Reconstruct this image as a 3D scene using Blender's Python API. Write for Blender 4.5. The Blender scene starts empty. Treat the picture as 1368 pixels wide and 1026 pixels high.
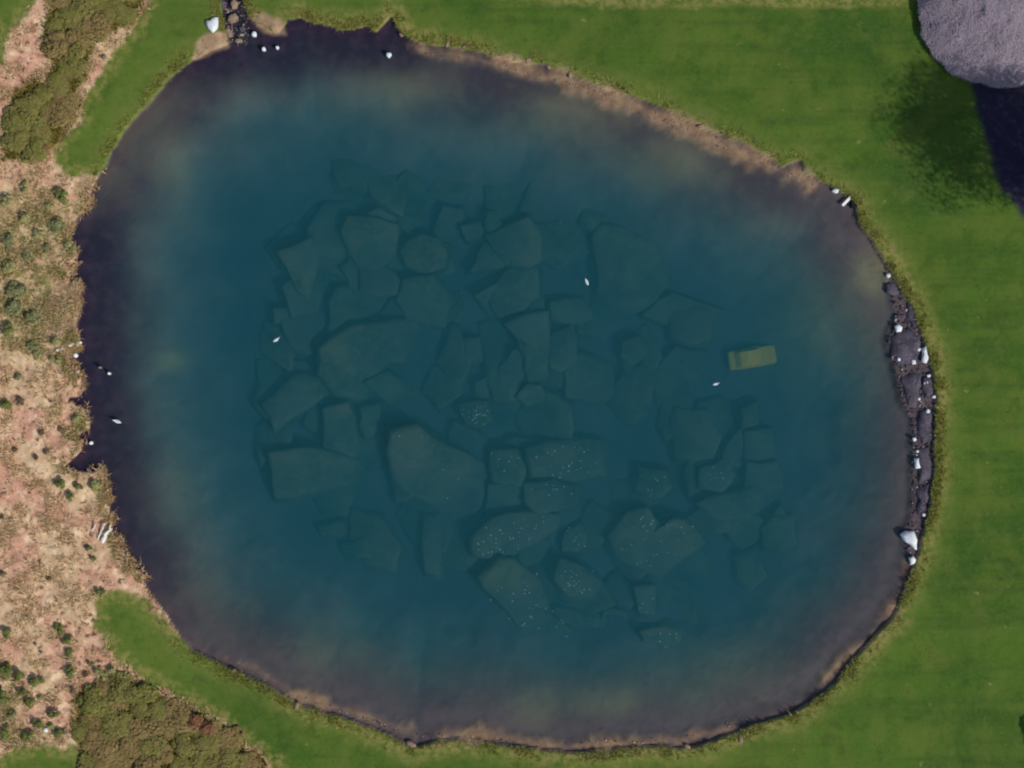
import bpy, bmesh, math, random
import numpy as np
from mathutils import Vector, Matrix

random.seed(7)
rng = np.random.default_rng(7)
S = bpy.context.scene
C = S.collection

# ------------------------------------------------------------------ camera
PXM = 13.5            # photograph pixels per metre on the ground
CAM_H = 180.0
cam = bpy.data.cameras.new('camera')
camo = bpy.data.objects.new('camera', cam)
C.objects.link(camo)
camo.location = (0, 0, CAM_H)
camo.rotation_euler = (0, 0, 0)
cam.sensor_width = 36.0
cam.lens = 36.0 * CAM_H / (1368 / PXM)
cam.clip_end = 5000
S.camera = camo

# ------------------------------------------------------------------ sky and sun
SUN_EL = math.radians(43)
SUN_DIR = Vector((0.80, -0.60, 0.0)).normalized()          # horizontal direction towards the sun
w = bpy.data.worlds.new('World')
S.world = w
w.use_nodes = True
nt = w.node_tree
sky = nt.nodes.new('ShaderNodeTexSky')
sky.sky_type = 'NISHITA'
sky.sun_disc = False
sky.sun_elevation = SUN_EL
sky.sun_rotation = math.atan2(SUN_DIR.x, SUN_DIR.y)
nt.links.new(sky.outputs[0], nt.nodes['Background'].inputs[0])
nt.nodes['Background'].inputs[1].default_value = 0.10
sun = bpy.data.lights.new('sun', 'SUN')
sun.energy = 3.2
sun.angle = math.radians(0.8)
sun.color = (1.0, 0.95, 0.88)
suno = bpy.data.objects.new('sun', sun)
C.objects.link(suno)
d = Vector((-SUN_DIR.x * math.cos(SUN_EL), -SUN_DIR.y * math.cos(SUN_EL), -math.sin(SUN_EL)))
suno.rotation_euler = d.to_track_quat('-Z', 'Y').to_euler()
suno.location = (60, -45, 60)

S.view_settings.view_transform = 'Standard'
S.view_settings.look = 'None'
S.view_settings.exposure = 0.0
S.view_settings.gamma = 1.0
S.cycles.use_denoising = True
S.cycles.filter_width = 2.0
S.cycles.transparent_max_bounces = 16
S.cycles.max_bounces = 6
S.cycles.volume_bounces = 1
S.cycles.use_adaptive_sampling = True
S.cycles.adaptive_threshold = 0.03

WATER = -0.40


def W(px, py, z=0.0):
    """Photograph pixel -> world point at height z."""
    k = (CAM_H - z) / CAM_H / PXM
    return Vector(((px - 684) * k, (513 - py) * k, z))


# ------------------------------------------------------------------ object helpers
def tag(o, label=None, cat=None, group=None, kind=None):
    if label: o['label'] = label
    if cat: o['category'] = cat
    if group: o['group'] = group
    if kind: o['kind'] = kind
    return o


def link(name, me, mat=None, parent=None):
    o = bpy.data.objects.new(name, me)
    C.objects.link(o)
    if mat is not None and not me.materials:
        me.materials.append(mat)
    if parent is not None:
        o.parent = parent
    return o


def empty(name, loc, rz=0.0):
    o = bpy.data.objects.new(name, None)
    C.objects.link(o)
    o.empty_display_size = 0.3
    o.location = loc
    o.rotation_euler = (0, 0, rz)
    return o


def mesh_np(name, V, F, vals=None, smooth=False):
    """Mesh from numpy arrays; F is (n,3) or (n,4). vals: per-face float attribute 'v'."""
    me = bpy.data.meshes.new(name)
    V = np.asarray(V, dtype=np.float32)
    F = np.asarray(F, dtype=np.int32)
    n, k = F.shape
    me.vertices.add(len(V))
    me.vertices.foreach_set('co', V.ravel())
    me.loops.add(n * k)
    me.loops.foreach_set('vertex_index', F.ravel())
    me.polygons.add(n)
    me.polygons.foreach_set('loop_start', np.arange(0, n * k, k, dtype=np.int32))
    if smooth:
        me.polygons.foreach_set('use_smooth', np.ones(n, dtype=bool))
    me.update(calc_edges=True)
    if vals is not None:
        a = me.attributes.new('v', 'FLOAT', 'FACE')
        a.data.foreach_set('value', np.asarray(vals, dtype=np.float32))
    me.validate()
    return me


# ------------------------------------------------------------------ numpy noise and distance
class VNoise:
    def __init__(s, seed):
        s.g = np.random.default_rng(seed).random((256, 256)).astype(np.float32)

    def __call__(s, x, y):
        xi = np.floor(x).astype(int); yi = np.floor(y).astype(int)
        fx = x - xi; fy = y - yi
        fx = fx * fx * (3 - 2 * fx); fy = fy * fy * (3 - 2 * fy)
        g = s.g
        a = g[xi & 255, yi & 255]; b = g[(xi + 1) & 255, yi & 255]
        c = g[xi & 255, (yi + 1) & 255]; e = g[(xi + 1) & 255, (yi + 1) & 255]
        return (a * (1 - fx) + b * fx) * (1 - fy) + (c * (1 - fx) + e * fx) * fy


N1, N2, N3, N4 = VNoise(1), VNoise(2), VNoise(3), VNoise(4)


def fbm(n, x, y, oct=3):
    t = 0; a = 0.5
    for i in range(oct):
        t = t + a * (n(x + 17 * i, y + 31 * i) - 0.5); x = x * 2.03; y = y * 2.03; a *= 0.5
    return t


def sstep(a, b, x):
    t = np.clip((x - a) / (b - a), 0, 1)
    return t * t * (3 - 2 * t)


def pts(px):
    return np.array([[(x - 684) / PXM, (513 - y) / PXM] for x, y in px])


def sdf(poly, X, Y):
    """Signed distance (metres), negative inside."""
    P = pts(poly)
    dmin = np.full(X.shape, 1e9); inside = np.zeros(X.shape, bool)
    for i in range(len(P)):
        ax, ay = P[i]; bx, by = P[(i + 1) % len(P)]
        ex, ey = bx - ax, by - ay
        t = np.clip(((X - ax) * ex + (Y - ay) * ey) / (ex * ex + ey * ey + 1e-12), 0, 1)
        dx = X - ax - t * ex; dy = Y - ay - t * ey
        dmin = np.minimum(dmin, dx * dx + dy * dy)
        if abs(ey) > 1e-9:
            c = ((ay > Y) != (by > Y)) & (X < ex * (Y - ay) / ey + ax)
            inside ^= c
    dmin = np.sqrt(dmin)
    return np.where(inside, -dmin, dmin)


def pldist(line, X, Y):
    P = pts(line)
    dmin = np.full(X.shape, 1e9)
    for i in range(len(P) - 1):
        ax, ay = P[i]; bx, by = P[i + 1]
        ex, ey = bx - ax, by - ay
        t = np.clip(((X - ax) * ex + (Y - ay) * ey) / (ex * ex + ey * ey + 1e-12), 0, 1)
        dmin = np.minimum(dmin, (X - ax - t * ex) ** 2 + (Y - ay - t * ey) ** 2)
    return np.sqrt(dmin)


# ------------------------------------------------------------------ outlines read from the photograph (pixels)
SHORE = [(312, -60), (318, -20), (324, 0), (330, 16), (342, 33), (355, 42), (372, 44), (384, 26), (402, 23), (412, 28), (422, 30), (455, 40), (470, 39),
         (489, 35), (502, 43), (512, 33), (524, 22), (530, 36), (539, 47), (559, 58), (599, 62), (635, 68), (675, 80), (684, 82),
         (731, 87), (761, 100), (801, 115), (841, 127), (884, 143), (937, 170), (991, 190), (1017, 207), (1045, 222), (1058, 218), (1069, 213),
         (1076, 230), (1093, 240), (1106, 245), (1129, 260), (1143, 273), (1149, 300), (1169, 327), (1183, 349), (1203, 385),
         (1218, 409), (1231, 445), (1244, 482), (1251, 529), (1249, 575), (1248, 625), (1243, 675), (1239, 691), (1229, 734),
         (1219, 761), (1206, 797), (1193, 824), (1159, 861), (1136, 887), (1116, 914), (1093, 932), (1059, 954), (1024, 964),
         (984, 979), (937, 996), (904, 1001), (884, 997), (817, 1001), (774, 1006), (721, 1002), (684, 997), (629, 988),
         (589, 988), (559, 998), (542, 994), (522, 984), (492, 971), (452, 957), (405, 944), (369, 924), (342, 908), (320, 900),
         (287, 884), (257, 868), (240, 850), (222, 822), (205, 800), (193, 784), (190, 766), (173, 754), (163, 734), (150, 711),
         (147, 684), (143, 672), (140, 649), (132, 628), (110, 629), (86, 624), (107, 605), (110, 589), (98, 582), (118, 572),
         (115, 547), (94, 534), (108, 527), (107, 505), (92, 485), (88, 467), (108, 460), (100, 442), (105, 409), (103, 384),
         (90, 372), (101, 342), (98, 330), (90, 315), (97, 296), (110, 283), (120, 253), (133, 233), (147, 207), (157, 193),
         (163, 174), (182, 157), (207, 130), (230, 100), (255, 82), (272, 72), (290, 64), (304, 58), (303, 44), (298, 20), (297, 0), (294, -20), (290, -60)]
FIELD = [(-160, -200), (40, -60), (42, 0), (30, 25), (12, 40), (4, 60), (6, 85), (-10, 90), (-160, 90), (-160, 1180), (-40, 1060), (-10, 1018), (20, 1003), (60, 996), (100, 1000), (120, 1012), (140, 1040), (160, 1120),
         (420, 1120), (400, 1060), (372, 1030), (350, 1008), (325, 990), (300, 966), (272, 950), (240, 932), (200, 912), (165, 885), (142, 862), (128, 838), (124, 812), (130, 795), (160, 788), (190, 800), (240, 850),
         (240, 800), (160, 700), (150, 500), (150, 300), (133, 236), (105, 238), (86, 230), (74, 210), (76, 196), (92, 175), (104, 165), (110, 135), (128, 108), (142, 85), (160, 58), (180, 35), (196, 12), (205, -20), (220, -200)]
SCRUB_N = [(64, -40), (205, -40), (190, 8), (172, 34), (150, 42), (128, 48), (116, 90), (104, 125), (96, 160), (66, 205), (45, 213), (5, 210), (2, 190), (8, 160), (14, 130),
           (28, 112), (66, 106), (72, 84), (60, 62), (64, 30)]
SCRUB_S = [(104, 1000), (98, 952), (108, 926), (145, 908), (190, 910), (226, 938), (272, 955), (300, 975), (330, 1000), (352, 1016), (372, 1050), (130, 1060)]
SAND = [  # shallow sand shelves and beaches
    [(540, 56), (600, 60), (700, 82), (800, 112), (900, 148), (1000, 194), (1050, 218), (1068, 208), (1082, 232), (1100, 243), (1095, 262), (1060, 244), (1020, 230),
     (960, 204), (900, 176), (850, 153), (780, 130), (740, 116), (690, 100), (640, 88), (560, 74)],
    [(300, 880), (345, 904), (400, 940), (500, 972), (555, 990), (545, 968), (480, 948), (420, 925), (370, 904), (330, 886)],
    [(575, 994), (640, 992), (720, 1006), (800, 1006), (890, 1002), (985, 980), (980, 966), (900, 978), (830, 988), (760, 990), (690, 980), (640, 972), (590, 974)],
    [(1195, 826), (1160, 862), (1130, 890), (1100, 920), (1092, 905), (1130, 872), (1170, 838), (1200, 790), (1212, 752), (1225, 750)],
    [(258, 78), (262, 58), (275, 46), (292, 42), (304, 48), (304, 62), (285, 67), (270, 74)],
    [(326, 8), (345, 16), (362, 22), (380, 28), (380, 44), (366, 47), (350, 40), (336, 28)],
    [(110, 235), (130, 236), (122, 255), (112, 280), (98, 300), (88, 320), (80, 330), (90, 300), (103, 268)],
    [(85, 375), (104, 380), (106, 410), (100, 445), (60, 440), (60, 395)],
]
SHADE_CORE = [(1298, 108), (1306, 150), (1320, 200), (1336, 250), (1372, 296), (1480, 300), (1480, 90), (1320, 100)]  # outline of the evergreen's darkest shade, painted into the ground colour
ROCKSHELF = [(1176, 345), (1190, 385), (1196, 420), (1186, 455), (1196, 500), (1208, 545), (1218, 560), (1218, 690), (1206, 712), (1212, 745), (1240, 720), (1260, 600), (1260, 500), (1240, 430), (1210, 380), (1185, 340)]

# ------------------------------------------------------------------ terrain grid
STEP = 0.2
xs = np.arange(-60, 60 + 1e-6, STEP); ys = np.arange(-47, 47 + 1e-6, STEP)
X, Y = np.meshgrid(xs, ys, indexing='ij')
PX = X * PXM + 684; PY = 513 - Y * PXM
jit = fbm(N1, X * 1.3, Y * 1.3, 3)
west = sstep(260, 120, PX)
D = sdf(SHORE, X, Y) + jit * (0.30 + 0.35 * west)
fld = sdf(FIELD, X, Y) + jit * 1.3 + fbm(N3, X * 3.1, Y * 3.1, 2) * .9
m_field = sstep(0.25, -0.35, fld)
m_scrub = np.maximum(sstep(0.5, -0.5, sdf(SCRUB_N, X, Y) + jit * 1.5), sstep(0.5, -0.5, sdf(SCRUB_S, X, Y) + jit * 1.5))
m_sand = np.zeros_like(X)
for k, p in enumerate(SAND):
    s_ = sdf(p, X, Y) + fbm(N2, X * 0.9, Y * 0.9, 3) * (1.6 if k < 4 else 0.6)
    soft = 0.8 if k < 4 else 0.25
    if k < 4: s_ = s_ + .05 + .5 * sstep(.45, .6, .5 + fbm(N3, X * .35, Y * .35, 2))
    m_sand = np.maximum(m_sand, sstep(soft, -soft, s_))
m_shade = sstep(0.5, -0.5, sdf(SHADE_CORE, X, Y) + jit * 0.8)
shelf = sstep(0.5, -0.3, sdf(ROCKSHELF, X, Y) + jit * 0.5)

# heights outside: nearly flat, lumpy in the dry field
edgefade = sstep(60, 56, np.abs(X)) * sstep(47, 44, np.abs(Y))
zo = 0.05 * fbm(N3, X * 0.15, Y * 0.15, 3) + 0.012 * fbm(N4, X * 2.0, Y * 2.0, 2)
lump = 0.30 * fbm(N3, X * 0.9, Y * 0.9, 4) + 0.22 * np.clip(fbm(N2, X * 2.1, Y * 2.1, 2), 0, 1)
zo = zo + lump * m_field + 0.12 * sstep(3.0, 0.2, D) * 0
zo = zo * edgefade
# depth inside
din = np.maximum(-D, 0)
blot = fbm(N2, X * 0.22, Y * 0.22, 3)
depth = 0.10 + 0.32 * sstep(0, 2.0, din) + 1.25 * sstep(2.2, 9.0 + 4 * blot, din) + 2.55 * sstep(6.0, 16.0, din + 4 * blot)
depth = depth * (1 - 0.75 * m_sand * sstep(6, 2, din)) + 0.06 * fbm(N4, X * 1.1, Y * 1.1, 3)
depth = depth * (1 - shelf) + shelf * (0.05 + 0.25 * fbm(N4, X * 1.6, Y * 1.6, 3))
zin = WATER - depth
bank = sstep(-0.12, 0.12, D)
# sandy beaches slope gently instead of a scarp
Z = zin * (1 - bank) + zo * bank
beach = m_sand * sstep(-0.2, 0.05, D) * sstep(1.6, 0.0, D)
Z = Z - 0.22 * beach

near = (PY < 120) & (PX < 620)
m_mud = np.zeros_like(X)
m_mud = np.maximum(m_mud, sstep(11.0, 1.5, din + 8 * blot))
north = sstep(150, 80, PY) * sstep(640, 520, PX)
westm = sstep(300, 120, PX) * sstep(220, 330, PY) * sstep(800, 700, PY)
m_dark = np.clip(north * sstep(7.5, 2.5, din + 3 * blot) + westm * sstep(7.5, 3.5, din + 3 * blot), 0, 1)
m_dark = np.maximum(m_dark, 0.6 * shelf * (D < 0.1))
m_dark = m_dark * (1 - m_sand)
m_silt = np.zeros_like(X)
for (sx_, sy_, rx_, ry_, k_) in [(226, 482, 20, 13, 1.3), (1092, 455, 75, 80, .6), (800, 935, 70, 24, .45), (720, 945, 40, 26, .5), (960, 890, 90, 40, .5), (780, 150, 70, 36, .45), (900, 215, 80, 36, .35),
                                 (235, 215, 26, 50, .3), (1165, 365, 26, 34, .7), (245, 650, 30, 50, .3), (440, 870, 60, 34, .4), (520, 120, 60, 26, .4), (290, 385, 16, 8, .5)]:
    q_ = ((PX - sx_) / rx_) ** 2 + ((PY - sy_) / ry_) ** 2 + 1.6 * fbm(N1, X * .35, Y * .35, 3)
    m_silt = np.maximum(m_silt, np.minimum(k_, 1) * np.exp(-np.clip(q_, 0, 20)))
m_bed = (D < 0.02).astype(float)
# pale dry grass margin outside the water line and elsewhere
east = sstep(1080, 1180, PX)
m_edge = sstep(2.6, 0.1, D + 1.2 * fbm(N4, X * 0.5, Y * 0.5, 3)) * (0.35 + 0.65 * east) * (D > -0.1)
nsh = sstep(120, 40, PY) * sstep(330, 400, PX) * sstep(760, 560, PX)
ssh = sstep(880, 960, PY) * sstep(300, 380, PX)
m_edge = np.maximum(m_edge, (nsh + ssh).clip(0, 1) * sstep(2.4, 0.2, D + 1.5 * fbm(N4, X * 0.9, Y * 0.9, 3)) * (D > -0.1))
m_edge = np.maximum(m_edge, 0.8 * sstep(14, 3, PY + 14 * fbm(N4, X * 0.4, Y * 0.4, 3)) * sstep(640, 760, PX) * sstep(1250, 1200, PX))
# green tint in the northern part of the dry field, and the mown strip rims
m_green = m_field * sstep(230, 300, PY) * sstep(500, 420, PY) * sstep(110, 60, PX)
m_green = np.maximum(m_green, m_field * sstep(0.55, 0.75, 0.5 + fbm(N1, X * 0.25 + 9, Y * 0.25, 3)) * 0.7 * sstep(860, 900, PY) * sstep(60, 20, PX))
m_rim = sstep(1.1, 0.1, np.abs(fld - 0.5)) * (D > 0.3) * (PX < 420)

# broad tone of the turf: lush by the field strips, deeper green to the south-east
m_warm = np.clip(sstep(980, 1140, PX) + sstep(780, 900, PY), 0, 1) * sstep(9.0, .5, din + 5 * blot)
m_tone = np.clip(sstep(330, 180, PX) * .8 + sstep(4.5, 1.0, D + 2 * fbm(N4, X * .3, Y * .3, 3)) * .6, 0, 1)
attrs = dict(m_field=m_field, m_scrub=m_scrub, m_sand=m_sand, m_shade=m_shade, m_mud=m_mud, m_dark=m_dark, m_bed=m_bed, m_edge=m_edge, m_green=m_green, m_rim=m_rim, m_silt=m_silt, m_tone=m_tone, m_warm=m_warm)


def gh(x, y):
    """terrain height at world x,y"""
    i = int(round((x + 60) / STEP)); j = int(round((y + 47) / STEP))
    if 0 <= i < len(xs) and 0 <= j < len(ys):
        return float(Z[i, j])
    return 0.0


# ------------------------------------------------------------------ material helpers
def lin(r, g, b):
    f = lambda c: (c / 255 / 12.92) if c / 255 <= 0.04045 else ((c / 255 + 0.055) / 1.055) ** 2.4
    return (f(r), f(g), f(b), 1.0)


class NT:
    def __init__(s, name):
        s.m = bpy.data.materials.new(name)
        s.m.use_nodes = True
        s.t = s.m.node_tree
        s.b = s.t.nodes['Principled BSDF']
        s.b.inputs['Roughness'].default_value = 0.9
        s.b.inputs['Specular IOR Level'].default_value = 0.15
        s._co = None

    def new(s, ty):
        return s.t.nodes.new(ty)

    def ln(s, a, b):
        s.t.links.new(a, b)

    def pos(s):
        if s._co is None:
            s._co = s.new('ShaderNodeNewGeometry').outputs['Position']
        return s._co

    def noise(s, scale, detail=4, rough=0.55, stretch=None, off=0.0, obj=False):
        n = s.new('ShaderNodeTexNoise')
        n.inputs['Scale'].default_value = scale
        n.inputs['Detail'].default_value = detail
        n.inputs['Roughness'].default_value = rough
        co = s.new('ShaderNodeTexCoord').outputs['Object'] if obj else s.pos()
        mp = s.new('ShaderNodeMapping')
        mp.inputs['Location'].default_value = (off, off * 0.7, off * 0.3)
        if stretch: mp.inputs['Scale'].default_value = stretch
        s.ln(co, mp.inputs['Vector'])
        s.ln(mp.outputs[0], n.inputs['Vector'])
        return n.outputs['Fac']

    def ramp(s, fac, a, b, lo=0.0, hi=1.0):
        n = s.new('ShaderNodeMapRange')
        n.interpolation_type = 'SMOOTHSTEP'
        n.inputs['From Min'].default_value = a; n.inputs['From Max'].default_value = b
        n.inputs['To Min'].default_value = lo; n.inputs['To Max'].default_value = hi
        s.ln(fac, n.inputs['Value'])
        return n.outputs[0]

    def attr(s, name):
        n = s.new('ShaderNodeAttribute'); n.attribute_name = name
        return n.outputs['Fac']

    def mix(s, fac, a, b):
        n = s.new('ShaderNodeMix'); n.data_type = 'RGBA'
        for sock, v in ((n.inputs[0], fac), (n.inputs[6], a), (n.inputs[7], b)):
            if hasattr(v, 'is_linked'):
                s.ln(v, sock)
            elif isinstance(v, (int, float)):
                sock.default_value = v
            else:
                sock.default_value = v if len(v) == 4 else (*v, 1)
        return n.outputs[2]

    def math(s, op, a, b=0.0):
        n = s.new('ShaderNodeMath'); n.operation = op
        for i, v in enumerate((a, b)):
            if hasattr(v, 'is_linked'): s.ln(v, n.inputs[i])
            else: n.inputs[i].default_value = v
        return n.outputs[0]

    def bump(s, h, strength, dist=0.1):
        n = s.new('ShaderNodeBump')
        n.inputs['Strength'].default_value = strength
        n.inputs['Distance'].default_value = dist
        s.ln(h, n.inputs['Height'])
        s.ln(n.outputs[0], s.b.inputs['Normal'])

    def col(s, c):
        if hasattr(c, 'is_linked'): s.ln(c, s.b.inputs['Base Color'])
        else: s.b.inputs['Base Color'].default_value = c


def ground_material():
    n = NT('ground')
    # lawn
    big = n.noise(0.07, 3); mid = n.noise(0.35, 4, off=3); fine = n.noise(2.6, 4, 0.6, off=8)
    stripe = n.noise(1.0, 3, 0.5, stretch=(0.06, 0.9, 1), off=5)
    stripe2 = n.noise(1.0, 3, 0.5, stretch=(0.7, 0.07, 1), off=11)
    g = n.mix(n.ramp(big, .38, .62), LAWN_A, LAWN_B)
    g = n.mix(n.ramp(mid, .40, .66, 0, .55), g, LAWN_C)
    g = n.mix(n.ramp(stripe, .45, .68, 0, .48), g, LAWN_D)
    g = n.mix(n.ramp(stripe2, .45, .7, 0, .22), g, LAWN_D)
    g = n.mix(n.ramp(fine, .40, .75, 0, .35), g, LAWN_E)
    g = n.mix(n.math('MULTIPLY', n.attr('m_tone'), n.ramp(n.noise(.8, 4, .6, off=71), .30, .65, .3, 1.0)), g, lin(94, 112, 44))
    patch = n.noise(.55, 5, .62, off=75)
    g = n.mix(n.ramp(patch, .53, .70, 0, .38), g, lin(96, 108, 50))
    g = n.mix(n.ramp(patch, .46, .32, 0, .34), g, lin(42, 68, 26))
    g = n.mix(n.ramp(n.noise(.9, 3, .5, off=83), .70, .78, 0, .5), g, lin(140, 138, 84))
    # pale margin
    en = n.noise(1.8, 4, .6, off=21)
    edge = n.mix(n.ramp(en, .35, .65), lin(112, 116, 52), lin(142, 132, 78))
    g = n.mix(n.math('MULTIPLY', n.attr('m_edge'), n.ramp(en, .25, .60, .35, .95)), g, edge)
    # dry field
    f1 = n.noise(0.28, 4, off=31); f2 = n.noise(1.5, 5, .65, off=37); f3 = n.noise(5, 4, .6, off=41)
    f0 = n.noise(0.75, 5, .6, off=33)
    f = n.mix(n.ramp(f1, .38, .62), lin(204, 154, 128), lin(204, 172, 134))
    f = n.mix(n.ramp(f0, .50, .66, 0, .75), f, lin(236, 208, 168))
    f = n.mix(n.ramp(f0, .47, .33, 0, .75), f, lin(146, 112, 86))
    f = n.mix(n.ramp(f2, .54, .72, 0, .75), f, lin(232, 210, 172))
    f = n.mix(n.ramp(f2, .45, .32, 0, .95), f, lin(96, 70, 54))
    f = n.mix(n.ramp(f3, .58, .75, 0, .35), f, lin(120, 92, 66))
    gf = n.noise(1.1, 5, .65, off=47)
    fg = n.mix(n.ramp(gf, .38, .62), lin(128, 126, 66), lin(192, 176, 124))
    f = n.mix(n.math('MULTIPLY', n.attr('m_green'), n.ramp(gf, .30, .62, .95, .25)), f, fg)
    g = n.mix(n.attr('m_field'), g, f)
    rim = n.mix(n.ramp(f2, .4, .6), lin(122, 124, 56), lin(152, 138, 82))
    g = n.mix(n.math('MULTIPLY', n.attr('m_rim'), n.ramp(f2, .35, .6, .05, .55)), g, rim)
    sc = n.mix(n.ramp(f2, .35, .65), lin(106, 98, 40), lin(134, 114, 56))
    g = n.mix(n.attr('m_scrub'), g, sc)
    g = n.mix(n.attr('m_shade'), g, lin(44, 40, 60))  # navy shade core painted over the lawn, deepening the cast shadow
    # pond bed
    b1 = n.noise(0.16, 4, off=51); b2 = n.noise(0.9, 4, off=57)
    bed = n.mix(n.ramp(b1, .35, .65), BED_A, BED_B)
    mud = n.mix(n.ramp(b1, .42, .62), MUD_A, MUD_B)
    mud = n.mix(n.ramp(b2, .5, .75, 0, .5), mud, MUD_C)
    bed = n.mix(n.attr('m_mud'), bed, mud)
    bed = n.mix(n.attr('m_dark'), bed, n.mix(n.ramp(b2, .4, .7), lin(48, 32, 54), lin(66, 46, 66)))
    bed = n.mix(n.math('MULTIPLY', n.attr('m_warm'), n.ramp(b2, .3, .6, .5, 1.0)), bed, (.150, .110, .115, 1))
    bed = n.mix(n.attr('m_silt'), bed, (.30, .27, .15, 1))
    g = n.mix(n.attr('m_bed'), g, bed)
    sand = n.mix(n.ramp(b2, .35, .65), lin(148, 120, 96), lin(174, 148, 118))
    g = n.mix(n.math('MULTIPLY', n.attr('m_sand'), n.ramp(f2, .2, .5, .75, 1)), g, sand)
    n.col(g)
    h = n.math('ADD', n.math('MULTIPLY', f2, .6), n.math('MULTIPLY', n.noise(9, 3, .6, off=61), .4))
    n.bump(h, .55, .12)
    return n.m


LAWN_A = lin(58, 88, 28); LAWN_B = lin(76, 104, 33); LAWN_C = lin(94, 108, 42); LAWN_D = lin(52, 80, 30); LAWN_E = lin(88, 110, 46)
BED_A = (0.13, 0.155, 0.14, 1); BED_B = (0.19, 0.20, 0.165, 1)
MUD_A = (0.072, 0.050, 0.066, 1); MUD_B = (0.118, 0.094, 0.084, 1); MUD_C = (0.120, 0.088, 0.080, 1)
GROUND = ground_material()


# ------------------------------------------------------------------ ground, field and pond bed as one continuous grid cut into three sheets
ni, nj = X.shape
idx = np.arange(ni * nj).reshape(ni, nj)
quads = np.stack([idx[:-1, :-1], idx[1:, :-1], idx[1:, 1:], idx[:-1, 1:]], -1).reshape(-1, 4)
cD = (D[:-1, :-1] + D[1:, 1:]).ravel() / 2
cF = (m_field[:-1, :-1] + m_field[1:, 1:]).ravel() / 2
allV = np.stack([X, Y, Z], -1).reshape(-1, 3)
gx, gy = np.gradient(Z, STEP)
allN = np.stack([-gx, -gy, np.ones_like(gx)], -1).reshape(-1, 3)
allN /= np.linalg.norm(allN, axis=1, keepdims=True)


def sheet(name, sel, extra=None):
    q = quads[sel]
    used = np.unique(q)
    remap = np.full(ni * nj, -1); remap[used] = np.arange(len(used))
    V = allV[used]; F = remap[q]; Nn = allN[used]
    A = {k: v.ravel()[used] for k, v in attrs.items()}
    if extra is not None:                               # far ring of ground
        eV, eF = extra
        F = np.concatenate([F, eF + len(V)]); V = np.concatenate([V, eV])
        Nn = np.concatenate([Nn, np.tile([0, 0, 1.0], (len(eV), 1))])
        A = {k: np.concatenate([a, np.zeros(len(eV))]) for k, a in A.items()}
    me = mesh_np(name, V, F, smooth=True)
    for k, a in A.items():
        at = me.attributes.new(k, 'FLOAT', 'POINT')
        at.data.foreach_set('value', a.astype(np.float32))
    me.normals_split_custom_set_from_vertices(Nn.tolist())
    return link(name, me, GROUND)


x0, x1, y0, y1 = xs[0], xs[-1], ys[0], ys[-1]
R = 1500
ringV = np.array([[x0, y0, 0], [x1, y0, 0], [x1, y1, 0], [x0, y1, 0], [-R, -R, 0], [R, -R, 0], [R, R, 0], [-R, R, 0]], float)
ringF = np.array([[4, 5, 1, 0], [5, 6, 2, 1], [6, 7, 3, 2], [7, 4, 0, 3]])
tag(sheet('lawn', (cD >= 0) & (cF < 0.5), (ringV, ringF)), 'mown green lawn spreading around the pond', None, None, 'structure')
tag(sheet('dry_field', (cD >= 0) & (cF >= 0.5)), 'pinkish bare earth and dry weeds west of the pond', None, None, 'structure')
tag(sheet('pond_bed', cD < 0), 'silty bowl under the water with a dark muddy rim', None, None, 'structure')


# ------------------------------------------------------------------ water
def water_material():
    m = bpy.data.materials.new('pond_water'); m.use_nodes = True
    t = m.node_tree; t.nodes.clear()
    out = t.nodes.new('ShaderNodeOutputMaterial')
    mx = t.nodes.new('ShaderNodeMixShader')
    fr = t.nodes.new('ShaderNodeFresnel'); fr.inputs['IOR'].default_value = 1.33
    tr = t.nodes.new('ShaderNodeBsdfTransparent')
    gl = t.nodes.new('ShaderNodeBsdfGlossy'); gl.inputs['Roughness'].default_value = 0.06
    geo = t.nodes.new('ShaderNodeNewGeometry')
    n = t.nodes.new('ShaderNodeTexNoise'); n.inputs['Scale'].default_value = 1.6; n.inputs['Detail'].default_value = 4
    bp = t.nodes.new('ShaderNodeBump'); bp.inputs['Strength'].default_value = 0.25; bp.inputs['Distance'].default_value = 0.05
    L = t.links.new
    L(geo.outputs['Position'], n.inputs['Vector']); L(n.outputs['Fac'], bp.inputs['Height'])
    L(bp.outputs[0], gl.inputs['Normal']); L(bp.outputs[0], fr.inputs['Normal'])
    L(fr.outputs[0], mx.inputs[0]); L(tr.outputs[0], mx.inputs[1]); L(gl.outputs[0], mx.inputs[2])
    L(mx.outputs[0], out.inputs['Surface'])
    va = t.nodes.new('ShaderNodeVolumeAbsorption')
    va.inputs['Color'].default_value = ABS_COL
    va.inputs['Density'].default_value = ABS_DEN
    vs = t.nodes.new('ShaderNodeVolumeScatter')
    vs.inputs['Color'].default_value = SCA_COL
    vs.inputs['Density'].default_value = SCA_DEN
    vs.inputs['Anisotropy'].default_value = 0.0
    ad = t.nodes.new('ShaderNodeAddShader')
    L(va.outputs[0], ad.inputs[0]); L(vs.outputs[0], ad.inputs[1])
    L(ad.outputs[0], out.inputs['Volume'])
    return m


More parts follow.
